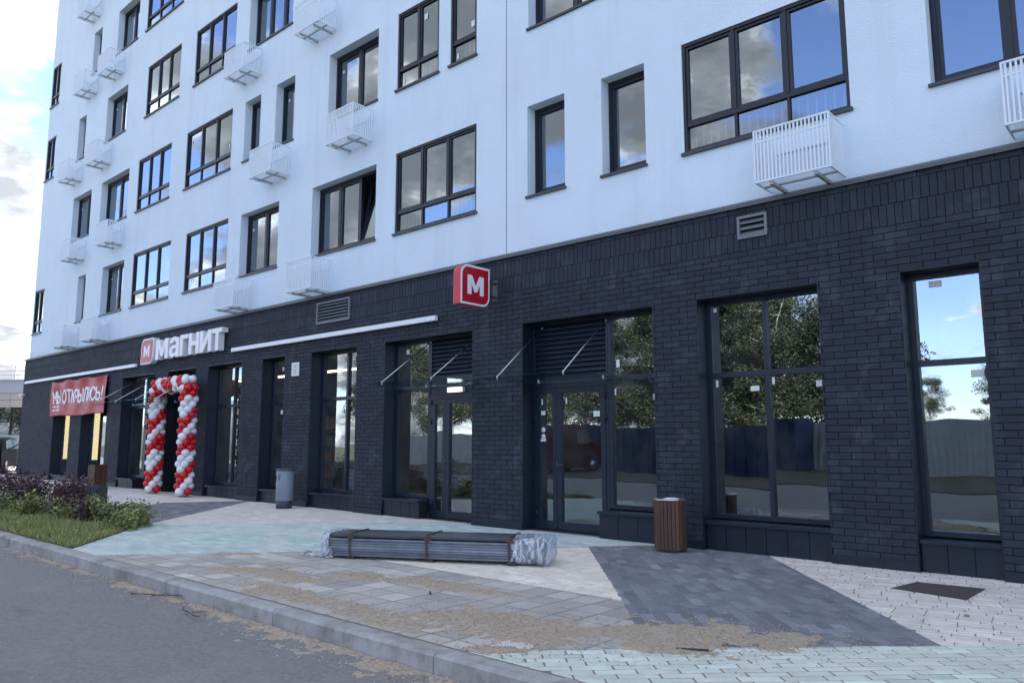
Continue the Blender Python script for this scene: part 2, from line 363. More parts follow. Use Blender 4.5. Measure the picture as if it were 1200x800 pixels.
lay(Z_FT, .27, .092, R(45), P_MINT, 'paving_brick', .011, rj=.04)
lay(Z_DR, .24, .11, R(-48), P_DARK, 'paving_brick', .007)
lay(Z_SL, .275, .275, 0, P_SLAB, 'paving_slab', .019, 0)
lay(Z_WH, .24, .092, 0, P_WHITE, 'paving_brick', .007, rj=.12)
lay(Z_LR, .24, .092, R(12), P_LIGHT, 'paving_brick', .006, rj=.12)
lay(Z_T1, .27, .092, 0, P_TURQ, 'paving_brick', .008, rj=.12)
lay(Z_P1, .24, .12, 0, P_LIGHT, 'paving_brick')
lay(Z_DL, .24, .12, R(-48), P_DARK, 'paving_brick')
lay(Z_L1, .3, .15, 0, P_LIGHT, 'paving_brick'); lay(Z_L2, .3, .15, 0, P_LIGHT, 'paving_brick')
def paver(b, p, org, tone, mi=0):
    ip = inset(p, .004); n = len(ip)
    if n < 3 or area(ip) < .0004: ip = p
    n = len(p)
    if len(ip) != n: p = ip; n = len(p)
    h = rnd.uniform(-.0008, .0010); tx, ty = rnd.uniform(-.005, .005), rnd.uniform(-.005, .005); ox, oy = org
    cx = sum(a for a, _ in p) / n; cy = sum(c for _, c in p) / n
    Z = lambda x, y: g(x) - g(ox) + h + tx * (x - cx) + ty * (y - cy)
    vs = [(x - ox, y - oy, Z(x, y) - .025) for x, y in p] + [(x - ox, y - oy, Z(x, y) - .004) for x, y in p] + [(x - ox, y - oy, Z(x, y)) for x, y in ip]
    fs = [tuple(range(2 * n, 3 * n))]
    for k in (0, n): fs += [(k + i, k + (i + 1) % n, k + n + (i + 1) % n, k + n + i) for i in range(n)]
    b.add(vs, fs, tone=tone, mi=mi)
BYM = {}
count = {'paving_brick': 0, 'paving_slab': 0}
for sz, p, mats, name in sorted(PIECES, key=lambda q: -q[0]):
    if sz > 0 and count[name] < 300:
        count[name] += 1; c = (sum(a for a, _ in p) / len(p), sum(c for _, c in p) / len(p))
        b = MB(); paver(b, p, c, .5); o = link(name, b.mesh(name, mats[0]), pavement, (c[0], c[1], g(c[0])))
    else: BYM.setdefault((mats[1].name, name), (mats[1], MB()))[1]; paver(BYM[(mats[1].name, name)][1], p, (0, 0), rnd.random())
for (mn, name), (m, b) in BYM.items():
    o = link(name + '_run', b.mesh(name, m), pavement, (0, 0, g(0))); o['kind'] = 'stuff'

# floor hatch lying in the paving
b = MB(); zt = lambda x: g(x) + .006
n = len(HATCH); b.add([(x, y, zt(x) - .02) for x, y in HATCH] + [(x, y, zt(x)) for x, y in HATCH] + [(x, y, zt(x)) for x, y in inset(HATCH, .03)] + [(x, y, zt(x) - .004) for x, y in inset(HATCH, .034)],
      [(i, (i + 1) % n, n + (i + 1) % n, n + i) for i in range(n)] + [(n + i, n + (i + 1) % n, 2 * n + (i + 1) % n, 2 * n + i) for i in range(n)] + [(2 * n + i, 2 * n + (i + 1) % n, 3 * n + (i + 1) % n, 3 * n + i) for i in range(n)] + [tuple(range(3 * n, 4 * n))])
tag(b.build('floor_hatch', M_HATCH), 'flat dark rectangular hatch cover set in the pale paving', 'hatch')

# sand lying on the paving and in the gutter (height fields that dip under the paving at their rims)
def sandfield(name, x0, x1, y0, y1, step, hf, base):
    b = MB(); nx, ny = int((x1 - x0) / step), int((y1 - y0) / step); H = {}
    for i in range(nx + 1):
        for j in range(ny + 1):
            x, y = x0 + i * step, y0 + j * step; H[i, j] = (x, y, base(x) + hf(x, y))
    idx = {}
    for i in range(nx):
        for j in range(ny):
            cs = [(i, j), (i + 1, j), (i + 1, j + 1), (i, j + 1)]
            if max(H[c][2] - base(H[c][0]) for c in cs) < -.004: continue
            f = []
            for c in cs:
                if c not in idx: idx[c] = len(b.v); b.v.append(H[c])
                f.append(idx[c])
            b.f.append(f); b.t.append(.5); b.mi.append(0); b.sm.append(True)
    return tag(b.build(name, M_SAND, fix=False), 'brown sand and grit strewn ' + ('along the kerb gutter' if base(0) < 0 else 'over the paving'), 'sand', None, 'stuff')
def fb(x, y, s, o=4):
    return noise.fractal(Vector((x * s, y * s, 3.3)), .9, 2., o)
BL = [(-4.3, -4.98, 1.05, .50, .2), (-5.2, -5.38, .95, .26, .06), (-6.6, -5.38, .85, .27, .0), (-7.9, -5.0, .8, .2, .5), (-7.1, -4.9, .6, .26, .3), (-5.75, -4.1, .95, .24, -.05), (-6.6, -4.35, .6, .2, .2), (-2.95, -4.30, .55, .62, -.75), (-2.35, -3.9, .34, .42, -.75), (-9.1, -4.4, .35, .12, .6), (-8.3, -1.2, .5, .25, .3), (-3.7, -5.5, .3, .12, .7)]
def h1(x, y):
    m = -1
    for cx, cy, rx, ry, a in BL:
        dx, dy = x - cx, y - cy; u = dx * math.cos(a) + dy * math.sin(a); v = -dx * math.sin(a) + dy * math.cos(a)
        m = max(m, 1 - math.sqrt((u / rx) ** 2 + (v / ry) ** 2))
    return max(-.02, min(.012, m * .024 + fb(x, y, 2.6) * .012 + fb(x, y, 8, 3) * .007 + fb(x, y, 26, 2) * .004 - .005))
sandfield('sand', -9.8, -1.7, -5.66, -.9, .022, h1, g)
def h2(x, y):
    d = KF - y
    lim = .08 + .22 * max(0, min(1, (x + 11) / 7)) + .10 * fb(x, y * .5, .9)
    lim *= max(0, min(1, (x + 13) / 2.5))
    return max(-.02, min(.02, (lim - d) * .03 + fb(x, y, 5, 3) * .010 + fb(x, y, 22, 2) * .005 - .004 * (d > .1)))
sandfield('sand', -13.5, -1.5, -6.85, KF + .0, .025, h2, lambda x: g(x) - .145)
# grit and little stones
def pebble(b, x, y, z, r, mi=0):
    vs = []; rr = random.Random(int(x * 1e4) ^ int(y * 1e4))
    for (a, c, e) in [(1, 0, 0), (-1, 0, 0), (0, 1, 0), (0, -1, 0), (0, 0, 1), (0, 0, -.5)]:
        k = r * rr.uniform(.6, 1.2); vs.append((x + a * k * 1.2, y + c * k, z + e * k * .8 + r * .3))
    b.add(vs, [(0, 2, 4), (2, 1, 4), (1, 3, 4), (3, 0, 4), (2, 0, 5), (1, 2, 5), (3, 1, 5), (0, 3, 5)], mi=mi)
b = MB()
for i in range(5200):
    cx, cy, rx, ry, a = BL[rnd.choice([0, 0, 0, 1, 2, 3, 5, 6, 7, 7, 7, 8, 11])]
    u, v = rnd.gauss(0, .7) * rx, rnd.gauss(0, .8) * ry
    x, y = cx + u * math.cos(a) - v * math.sin(a), cy + u * math.sin(a) + v * math.cos(a)
    if KB + .02 < y < -.1: pebble(b, x, y, g(x) + max(0, h1(x, y)), rnd.choice([.003, .003, .004, .005, .006, .009]), rnd.choice([0, 2, 2, 2, 2, 1]))
for i in range(4200):
    x = rnd.uniform(-12.5, -2.2); y = KF - .02 - abs(rnd.gauss(0, .2)); pebble(b, x, y, g(x) - .145 + max(0, h2(x, y)), rnd.choice([.003, .003, .004, .006, .01]), rnd.choice([0, 2, 2, 2, 1]))
for i in range(350):
    x = rnd.uniform(-14, -.8); y = rnd.uniform(-5.5, -.15); pebble(b, x, y, g(x), rnd.choice([.003, .005, .008]), rnd.choice([0, 1, 1]))
tag(b.build('grit', [M_STONE, M_STONEW, M_SAND], fix=False), 'loose grit and pebbles scattered over paving and gutter', 'grit', None, 'stuff')
def lump(x, y, r, m, label, cat, flat=.6):
    bm = bmesh.new(); bmesh.ops.create_icosphere(bm, subdivisions=2, radius=r)
    for v in bm.verts:
        k = 1 + .35 * noise.noise(v.co * (2.2 / r) + Vector((x, y, 0))); v.co *= k; v.co.z *= flat
    me = bpy.data.meshes.new('stone'); bm.to_mesh(me); bm.free(); me.materials.append(m)
    return tag(link('stone', me, None, (x, y, g(x) + r * .35)), label, cat)
lump(-1.55, -2.15, .022, M_STONE, 'small dark stone on the pale paving beyond the hatch', 'stone')
lump(-2.62, -4.32, .022, M_STONE, 'dark stone lump lying on the sand by the dark paving', 'stone')
lump(-2.45, -4.2, .024, M_STONE, 'flat dark stone on the sand beside the mint paving', 'stone', .4)
lump(-2.95, -4.45, .016, M_STONEW, 'small white pebble on the sand by the dark paving', 'stone')
lump(-8.42, -3.88, .06, M_STONE, 'dark flat lump by the torn film end of the metal bundle', 'stone', .5)
b = MB(); b.box(-.11, .11, -.011, .011, 0, .012); o = b.build('wood_splinter', M_TWIG, None, (-2.72, -4.62, g(-2.7) + .003)); o.rotation_euler = (0, 0, R(30)); tag(o, 'thin dark splinter lying on the mint paving', 'splinter')
b = MB(); b.box(-.05, .05, -.008, .008, 0, .01); o = b.build('wood_splinter', M_TWIG, None, (-5.5, -4.5, g(-5.5) + .003)); o.rotation_euler = (0, 0, R(-40)); tag(o, 'short dark splinter lying on the grey square slabs', 'splinter')
for i, (x, y, a, lab) in enumerate([(-7.9, -6.02, .3, 'long dry twig lying in the gutter beside the kerb'), (-6.9, -6.1, -.2, 'forked dry twig on the gutter sand by the kerb')]):
    b = MB(); p = Vector((-.3, 0, .01))
    for k in range(5):
        q = p + Vector((.13, rnd.uniform(-.04, .04), rnd.uniform(-.004, .012))); b.bar(p, q, .006, 5, .004); p = q
    b.bar((0, 0, .012), (.1, .12, .02), .004, 5, .002)
    o = b.build('twig', M_TWIG, None, (x, y, g(x) - .13)); o.rotation_euler = (0, 0, a); tag(o, lab, 'twig')
#--PART2--
# ------------------------------------------------------------------ the building
UX = -32.85; BX = -33.1; ZT = 4.68          # upper wall corner, brick corner, top of the brick base
bld = thing('apartment_building', 'white rendered apartment block over a dark brick shop base', 'building')
TRI = [('R1', -5.15, -2.85, 2, 3), ('R1', -5.15, -2.85, 3, 3), ('L2', -11.57, -9.31, 2, 3), ('E2', -20.53, -18.22, 2, 3), ('E3', -20.82, -18.26, 3, 3), ('E4', -20.57, -18.29, 4, 3),
       ('I2', -23.98, -21.45, 2, 3), ('I3', -24.02, -21.77, 3, 3), ('I4', -23.76, -21.5, 4, 3), ('I5', -24.1, -21.55, 5, 3), ('L3a', -11.58, -10.34, 3, 2), ('L3b', -10.02, -9.32, 3, 1),
       ('A5', UX + .07, -31.88, 5, 2), ('A4', UX + .07, -31.83, 4, 2), ('A2', UX + .07, -31.78, 2, 2)]
REC = [(-6.57, -5.78, 2, 1), (-8.1, -7.3, 2, 1), (-14.46, -12.18, 2, 3), (-17.58, -15.83, 2, 2), (-28.46, -27.76, 2, 1), (-26.35, -24.64, 2, 2), (-29.48, -27.79, 3, 2), (-26.92, -24.7, 3, 2),
       (-13.96, -12.2, 3, 2), (-17.62, -16.86, 3, 1), (-16.16, -15.34, 3, 1), (-17.6, -15.55, 4, 3), (-29.5, -28.8, 4, 1), (-26.93, -25.26, 4, 2), (-28.6, -27.88, 5, 1), (-26.45, -24.73, 5, 2),
       (-8.07, -6.3, 3, 2), (-1.95, .3, 2, 3)]
def sz(f): return 5.575 + 3 * (f - 2)
RECD, TRID = .20, .05
holes = [(a, c, sz(f), sz(f) + 1.665, TRID) for _, a, c, f, n in TRI] + [(a, c, sz(f), sz(f) + 1.61, RECD) for a, c, f, n in REC]
b = MB()
rects = [(UX, XR, ZT, TOPZ)]
for h in holes: rects = rsub(rects, h[:4])
JX = -8.58; rects = rsub(rects, (JX - .006, JX + .006, ZT, TOPZ))
for a, c, d, e in rects: b.quad((a, 0, d), (c, 0, d), (c, 0, e), (a, 0, e))
b.quad((JX - .01, .012, ZT), (JX + .01, .012, ZT), (JX + .01, .012, TOPZ), (JX - .01, .012, TOPZ), mi=1)
for a, c, d, e, r in holes:
    y = r + .09
    b.quad((a, 0, d), (a, y, d), (a, y, e), (a, 0, e)); b.quad((c, 0, d), (c, 0, e), (c, y, e), (c, y, d)); b.quad((a, 0, e), (a, y, e), (c, y, e), (c, 0, e)); b.quad((a, 0, d), (c, 0, d), (c, y, d), (a, y, d))
b.quad((UX, 0, ZT), (UX, 0, TOPZ), (UX, 15, TOPZ), (UX, 15, ZT)); b.quad((XR, 0, ZT), (XR, 15, ZT), (XR, 15, TOPZ), (XR, 0, TOPZ)); b.quad((UX, 15, ZT), (UX, 15, TOPZ), (XR, 15, TOPZ), (XR, 15, ZT))
b.build('wall', [M_WHITE, M_MORTAR], bld, fix=False)
b = MB(); b.box(UX - .05, XR + .05, -.05, 15.05, TOPZ, TOPZ + .3); b.build('roof', M_FLASH, bld)
# rooms: slabs, back wall, partitions
for k in range(9):
    z = 4.45 + 3 * k; b = MB(); b.box(UX + .05, XR - .05, .32, 14.9, z, z + .24); b.build('floor_slab', M_INT, bld)
b = MB(); b.box(UX + .05, XR - .05, 5.2, 5.4, 4.7, 30.9); b.build('inner_wall', M_INT, bld)
for x in (-29.9, -27.3, -24.4, -21.15, -17.9, -15.1, -11.9, -9.05, -5.45, -2.4, .8):
    b = MB(); b.box(x, x + .12, .34, 5.19, 4.7, 19.4); b.build('partition', M_INT, bld)
def frect(b, x0, x1, z0, z1, t, y0, y1, tb=None, **k):
    tb = t if tb is None else tb
    b.box(x0, x0 + t, y0, y1, z0, z1, **k); b.box(x1 - t, x1, y0, y1, z0, z1, **k); b.box(x0 + t, x1 - t, y0, y1, z1 - t, z1, **k); b.box(x0 + t, x1 - t, y0, y1, z0, z0 + tb, **k)
def pane(x0, x1, z0, z1, y, parent, m, name='pane', j=.0025):
    p_, q_ = rnd.uniform(-j, j), rnd.uniform(-j, j)
    b = MB(); b.quad((x0, y - p_ - q_, z0), (x1, y + p_ - q_, z0), (x1, y + p_ + q_, z1), (x0, y - p_ + q_, z1)); return link(name, b.mesh(name, m), parent)
def sticker(x, z, y, parent, w_=.06, h=.06, m=None):
    b = MB(); b.quad((x, y, z), (x + w_, y, z + rnd.uniform(-.004, .004)), (x + w_, y, z + h), (x, y, z + h)); return link('sticker', b.mesh('sticker', m or M_STICK), parent)
barm = None
for nm, x0, x1, f, n in TRI:
    z0 = sz(f); z1 = z0 + 1.665; y0 = TRID - .03; y1 = y0 + .085; b = MB(); zt = z0 + .43
    frect(b, x0, x1, z0 + .012, z1, .045, y0, y1)
    W = (x1 - x0 - .09) / n; xs = [x0 + .045 + W * i for i in range(n + 1)]
    b.box(x0 + .045, x1 - .045, y0 + .012, y1, zt - .03, zt + .03)
    for i in range(1, n):
        b.box(xs[i] - .025, xs[i] + .025, y0 + .006, y1 - .004, zt + .03, z1 - .045); b.box(xs[i] - .02, xs[i] + .02, y0 + .02, y1 - .004, z0 + .057, zt - .03)
    win = b.build('window', M_FRAME, bld)
    for i in range(n):
        a = xs[i] + (.025 if i else .0); c = xs[i + 1] - (.025 if i < n - 1 else .0)
        s = MB(); frect(s, a, c, zt + .03, z1 - .045, .038, y0 + .022, y1 - .012); s.build('sash', M_FRAME, win)
        pane(a + .038, c - .038, zt + .068, z1 - .083, y0 + .052, win, M_GLASS)
        pane(a + .002, c - .002, z0 + .057, zt - .03, y0 + .05, win, M_GLASS, 'lower_pane')
    s = MB(); s.box(x0 - .03, x1 + .03, -.045, y0 + .02, z0 - .035, z0 + .008); s.build('sill', M_SILL, win)
    nb = int((x1 - x0 - .1) / .115)
    if barm is None: q = MB(); q.box(-.012, .012, -.006, .006, 0, .46); barm = q.mesh('railing_bar', M_BARS)
    for i in range(nb): link('railing_bar', barm, win, (x0 + .1 + i * .115, y1 + .09, z0 + .06))
    s = MB(); s.box(x0 + .02, x1 - .02, y1 + .075, y1 + .105, z0 + .53, z0 + .565); s.build('railing_bar', M_BARS, win)
    if nm in ('L3a', 'L3b'):
        sticker(x0 + .13, z0 + .12, y0 + .04, win, .05, .11)
        sticker(x1 - .2 if nm == 'L3b' else x0 + .75, zt + (.2 if nm == 'L3b' else .85), y0 + .04, win, .09, .12)
    if nm == 'E3': sticker(x0 + .2, z1 - .35, y0 + .04, win, .05, .09); sticker(x1 - .22, zt + .2, y0 + .04, win, .05, .1)
for x0, x1, f, n in REC:
    z0 = sz(f); z1 = z0 + 1.61; y0 = RECD; y1 = y0 + .075; b = MB(); frect(b, x0 + .004, x1 - .004, z0 + .07, z1 - .004, .06, y0, y1)
    W = (x1 - x0 - .12) / n; xs = [x0 + .06 + W * i for i in range(n + 1)]
    for i in range(1, n): b.box(xs[i] - .03, xs[i] + .03, y0 + .005, y1 - .004, z0 + .13, z1 - .064)
    win = b.build('window', M_FRAME, bld)
    for i in range(n):
        a = xs[i] + (.03 if i else .0); c = xs[i + 1] - (.03 if i < n - 1 else .0)
        s = MB(); frect(s, a, c, z0 + .13, z1 - .064, .045, y0 + .015, y1 - .01)
        tilt = (f == 2 and n == 3 and x0 < -10 and i == 2)
        so_ = s.build('sash', M_FRAME, win)
        pp = pane(a + .045, c - .045, z0 + .175, z1 - .109, y0 + .045, win, M_GLASS)
        if tilt:      # tilted open towards the room
            for q in (so_, pp):
                q.matrix_parent_inverse = Matrix.Identity(4); piv = Vector((0, y0 + .05, z0 + .13)); q.matrix_local = Matrix.Translation(piv) @ Matrix.Rotation(R(-9), 4, 'X') @ Matrix.Translation(-piv)
    s = MB(); s.box(x0 - .025, x1 + .025, -.04, y0 + .03, z0 - .02, z0 + .018); s.build('sill', M_SILL, win)
    if rnd.random() < .5: sticker(x0 + .2, z1 - .42, y0 + .035, win, .06, .07)
# air-conditioner baskets
BASK = [(-2.95, 2, 'white slatted basket on the wall under the large window above the square vent'), (-12.33, 3, 'white slatted basket just above the window with the tilted sash'), (-13.70, 4, 'white slatted basket hung highest beside the tall narrow window pair'),
        (-13.65, 2, 'white slatted basket on the wall above the wide louvred vent'), (-16.85, 2, 'white slatted basket under the first-floor three-pane window, right of the lettered sign'), (-15.42, 3, 'white slatted basket under the pair of narrow upper windows'),
        (-16.90, 4, 'white slatted basket between two large third-floor windows'), (-28.0, 2, 'white slatted basket on the brick base edge by the building corner window'), (-25.45, 2, 'white slatted basket under the narrow first-floor window left of the lettered sign'),
        (-27.92, 3, 'white slatted basket under the two-pane second-floor window next to the building corner'), (-24.8, 3, 'white slatted basket under the wider two-pane second-floor window'), (-26.2, 4, 'white slatted basket right below the two-pane third-floor window'),
        (-28.75, 4, 'white slatted basket under the narrow third-floor window by the corner'), (-27.85, 5, 'white slatted basket left of its neighbour below the narrow fourth-floor window'), (-25.65, 5, 'white slatted basket below the two-pane fourth-floor window'), (-28.05, 6, 'white slatted basket highest up above the narrow fourth-floor window'),
        (-.25, 2, 'white slatted basket cut by the picture edge under the rightmost window')]
def make_basket(label):
    t = thing('air_conditioner_basket', label, 'basket', group='air conditioner baskets on the white wall')
    w_, d, h = .95, .52, .69
    b = MB(); e = .022
    for z in (0, h - e):
        b.box(-w_, 0, -d, -d + e, z, z + e); b.box(-w_, -w_ + e, -d + e, -.01, z, z + e); b.box(-e, 0, -d + e, -.01, z, z + e)
    for x in (-w_, -e): b.box(x, x + e, -d, -d + e, e, h - e)
    b.box(-w_ + e, -e, -d + .003, -d + e - .003, h - .17, h - .15)
    b.build('frame', M_BASKET, t)
    q = MB(); q.box(-.0105, .0105, -.006, .006, e, h - e); sm = q.mesh('slat', M_BASKET)
    for i in range(19): link('slat', sm, t, (-w_ + .047 + i * (w_ - .094) / 18, -d + .0105, 0))
    for x in (-w_ + .0105, -.0105):
        for i in range(10): link('slat', sm, t, (x, -d + .058 + i * .047, 0), R(90))
    for x in (-w_ + .2, -.2):
        b = MB(); b.box(x - .02, x + .02, -d + .03, 0, -.045, -.003); b.build('bracket', M_BASKETU, t)
    b = MB(); b.box(-w_ + .02, -.02, -d * .5 - .02, -d * .5 + .02, -.002, .018); b.build('cross_bar', M_BASKETU, t)
    b = MB(); b.box(-w_ + .1, -.1, -.028, -.004, h * .72, h * .78); b.build('wall_rail', M_BASKET, t)
    return t
proto = None
for x, f, lab in BASK:
    if proto is None: proto = o = make_basket(lab)
    else: o = copy_tree(proto); o['label'] = lab
    o.location = (x, 0, 4.715 + 3 * (f - 2))

# ------------------------------------------------------------------ brick base
GO = {'a': (-2.42, -1.60), 'b': (-5.02, -3.35), 'c': (-8.19, -5.70), 'd': (-11.73, -9.32), 'e': (-14.22, -12.60), 'f': (-16.2, -15.22), 'g': (-18.78, -17.1), 'h': (-21.05, -19.4), 'i': (-24.05, -21.8), 'j': (-29.7, -28.1), 'k': (-27.12, -25.06), 'm': (.1, 1.8), 'n': (3.2, 5.2)}
OT = 3.445
gh = [(a, c, -.6, OT) for a, c in GO.values()]
BPROUD = -.055                     # brick face stands proud of the render above
b = MB(); rects = [(BX, XR, -.5, 4.6)]
for h in gh: rects = rsub(rects, h)
for a, c, d, e in rects: b.quad((a, BPROUD + .012, d), (c, BPROUD + .012, d), (c, BPROUD + .012, e), (a, BPROUD + .012, e))
b.quad((BX + .012, BPROUD + .012, -.5), (BX + .012, 15, -.5), (BX + .012, 15, 4.6), (BX + .012, BPROUD + .012, 4.6)); b.quad((XR, BPROUD, -.5), (XR, 15, -.5), (XR, 15, 4.6), (XR, BPROUD, 4.6)); b.quad((BX, 15, -.5), (BX, 15, 4.6), (XR, 15, 4.6), (XR, 15, -.5))
facade = b.build('brick_wall', M_MORTAR, bld, fix=False)
vents = [(-4.36, -3.95, 4.16, 4.47), (-14.03, -12.86, 4.01, 4.48)]
BR = []
def course(z0, z1, mod, off, x0=BX, x1=8.):
    j = .0036; x = x0 - off
    while x < x1:
        r = [(max(x + j, x0), min(x + mod - j, x1), z0 + j, z1 - j)]
        for h in gh + vents: r = rsub(r, (h[0] - .001, h[1] + .001, h[2], h[3] + .001))
        BR.extend(q for q in r if q[1] - q[0] > .012 and q[3] - q[2] > .012)
        x += mod
course(4.52, 4.60, .26, 0)
course(4.26, 4.52, .0875, 0); course(4.0, 4.26, .0875, .03)
z = 4.0; k = 0
while z > .0:
    course(z - .08, z, .26, .13 * (k % 2) + rnd.uniform(-.006, .006)); z -= .08; k += 1
def brick(b, w_, h, tone=.5, ox=0, oz=0, d=0., tl=(0, 0)):
    e = .0022
    vs = [(ox, .013, oz), (ox + w_, .013, oz), (ox + w_, .013, oz + h), (ox, .013, oz + h), (ox, e - d, oz), (ox + w_, e - d, oz), (ox + w_, e - d, oz + h), (ox, e - d, oz + h)]
    vs += [(ox + e, -d - tl[0], oz + e), (ox + w_ - e, -d + tl[0], oz + e), (ox + w_ - e, -d + tl[1], oz + h - e), (ox + e, -d - tl[1], oz + h - e)]
    fs = [(8, 9, 10, 11)] + [(i, (i + 1) % 4, 4 + (i + 1) % 4, 4 + i) for i in range(4)] + [(4 + i, 4 + (i + 1) % 4, 8 + (i + 1) % 4, 8 + i) for i in range(4)]
    b.add(vs, fs, tone=tone)
def bsize(q):
    c = ((q[0] + q[1]) / 2, 0, (q[2] + q[3]) / 2); p = px(c)
    return (q[1] - q[0]) * (q[3] - q[2]) / p[2] ** 3 if p and inframe(c, 0) else 0
BR.sort(key=bsize, reverse=True)
bmesh_cache = {}; run = MB()
for i, (x0, x1, z0, z1) in enumerate(BR):
    d = rnd.uniform(-.0015, .0022)
    if i < 300:
        key = (round(x1 - x0, 2), round(z1 - z0, 3))
        if key not in bmesh_cache: q = MB(); brick(q, x1 - x0, z1 - z0); bmesh_cache[key] = q.mesh('brick', M_BRICK_O)
        link('brick', bmesh_cache[key], facade, (x0, BPROUD - d, z0))
    else: brick(run, x1 - x0, z1 - z0, rnd.random(), x0, z0, d, (rnd.uniform(-.0008, .0008), rnd.uniform(-.0008, .0008)))
o = link('brick_run', run.mesh('brick_run', M_BRICK_S), facade, (0, BPROUD, 0)); o['kind'] = 'stuff'
# coping flashing in lengths and the plinth strip under each pier
x = BX - .03
while x < 8:
    b = MB(); b.box(x + .002, min(x + 2.4, 8.1), -.095, .0, 4.606, 4.612); b.box(x + .002, min(x + 2.4, 8.1), -.099, -.095, 4.585, 4.635)
    b.add([(x + .002, -.095, 4.635), (min(x + 2.4, 8.1), -.095, 4.635), (min(x + 2.4, 8.1), -.001, 4.688), (x + .002, -.001, 4.688)], [(0, 1, 2, 3)]); b.build('flashing', M_FLASH, bld); x += 2.4
edges = sorted([BX] + [v for a, c in GO.values() for v in (a, c)] + [8.])
for i in range(0, len(edges), 2):
    a, c = edges[i], edges[i + 1]; b = MB(); b.box(a - .006, c + .006, BPROUD - .012, BPROUD + .03, -.1, g((a + c) / 2) + .11); b.build('plinth_strip', M_PANEL, bld)

# ------------------------------------------------------------------ shop openings
YF = .24                           # plane of the shop frames
def liner(x0, x1):
    b = MB(); y0, y1 = BPROUD + .004, YF + .1; t = .012
    b.box(x0, x0 + t, y0, y1, -.1, OT - t); b.box(x1 - t, x1, y0, y1, -.1, OT - t); b.box(x0, x1, y0, y1, OT - t, OT); b.build('reveal_panel', M_PANEL, bld)
def plinth(x0, x1, n, ztop=.42, y=.02):
    b = MB(); b.box(x0, x1, y - .05, YF + .09, ztop - .03, ztop + .012); b.build('ledge', M_SHOPFRAME, bld)
    W = (x1 - x0) / n
    for i in range(n):
        b = MB(); b.box(x0 + W * i + .004, x0 + W * (i + 1) - .004, y, y + .03, -.1, ztop - .032); b.build('plinth_panel', M_PANEL, bld)
    b = MB(); b.box(x0 + .002, x1 - .002, y + .012, y + .2, -.1, ztop - .034); b.build('plinth_core', M_MORTAR, bld)
def glazing(x0, x1, z0, z1, cols, transom, m=None):
    """framed shop window: cols = inner mullion positions"""
    b = MB(); t = .06; y0, y1 = YF, YF + .09; frect(b, x0, x1, z0, z1, t, y0, y1)
    xs = [x0 + t - .03] + list(cols) + [x1 - t + .03]
    if transom: b.box(x0 + t, x1 - t, y0 + .006, y1 - .004, transom - .035, transom + .035)
    for c in cols:
        if transom: b.box(c - .03, c + .03, y0 + .003, y1 - .006, z0 + t, transom - .035); b.box(c - .03, c + .03, y0 + .003, y1 - .006, transom + .035, z1 - t)
        else: b.box(c - .03, c + .03, y0 + .003, y1 - .006, z0 + t, z1 - t)
    win = b.build('shop_window', M_SHOPFRAME, bld)
    zs = [(z0 + t, transom - .035), (transom + .035, z1 - t)] if transom else [(z0 + t, z1 - t)]
    for i in range(len(xs) - 1):
        for a, c in zs: pane(xs[i] + .03, xs[i + 1] - .03, a, c, y0 + .045, win, m or M_SHOPGLASS, j=.004)
    return win
def louvre(x0, x1, z0, z1, n, y=YF, m=None, parent=bld, name='louvre', d=.06):
    m = m or M_SHOPFRAME
    b = MB(); frect(b, x0, x1, z0, z1, .03, y, y + .09); b.quad((x0 + .03, y + .085, z0), (x1 - .03, y + .085, z0), (x1 - .03, y + .085, z1), (x0 + .03, y + .085, z1))
    lv = b.build(name, m, parent); h = (z1 - z0 - .06) / n; q = None
    for i in range(n):
        if q is None:
            q = MB(); q.add([(x0 + .03, y + .008, 0), (x1 - .03, y + .008, 0), (x1 - .03, y + d, h * .95), (x0 + .03, y + d, h * .95), (x0 + .03, y + .008, -.012), (x1 - .03, y + .008, -.012)], [(0, 1, 2, 3), (4, 5, 1, 0)]); q = q.mesh('slat', m)
        link('slat', q, lv, (0, 0, z0 + .04 + i * h))
    return lv
def hinge(b, x, z, y): b.bar((x, y, z - .05), (x, y, z + .05), .016, 8); b.box(x - .03, x + .03, y + .008, y + .02, z - .03, z + .03)
def door(x0, x1, z1, split, hinges='l', stickers=True):
    """narrow side leaf and wide leaf"""
    zb = g((x0 + x1) / 2) + .015; y0, y1 = YF + .0, YF + .08
    b = MB(); b.box(x0, x0 + .05, y0, y1, zb, z1); b.box(x1 - .05, x1, y0, y1, zb, z1); b.box(x0 + .05, x1 - .05, y0, y1, z1 - .07, z1); dr = b.build('door', M_SHOPFRAME, bld)
    for a, c in ((x0 + .055, split - .003), (split + .003, x1 - .055)):
        s = MB(); frect(s, a, c, zb + .01, z1 - .075, .085, y0 - .008, y1 - .01, .13); s.build('door_leaf', M_SHOPFRAME, dr); pane(a + .085, c - .085, zb + .14, z1 - .16, y0 + .03, dr, M_SHOPGLASS)
    s = MB(); xh = split + .05; s.bar((xh, y0 - .07, .95 + zb), (xh, y0 - .07, 1.08 + zb), .011, 8); s.bar((xh, y0 - .005, 1.01 + zb), (xh, y0 - .07, 1.01 + zb), .011, 8); s.bar((xh, y0 - .07, 1.02 + zb), (xh + .12, y0 - .07, 1.02 + zb), .01, 8); s.build('handle', M_BINMET, dr)
    s = MB()
    for z in (.25, 1.75, 2.1): hinge(s, x0 + .05, zb + z, y0 - .012); hinge(s, x1 - .05, zb + z, y0 - .012)
    s.build('hinge', M_FRAME, dr)
    s = MB(); s.box(x0, x1, y0 - .05, y1, -.1, zb); s.build('threshold', M_PANEL, dr)
    return dr
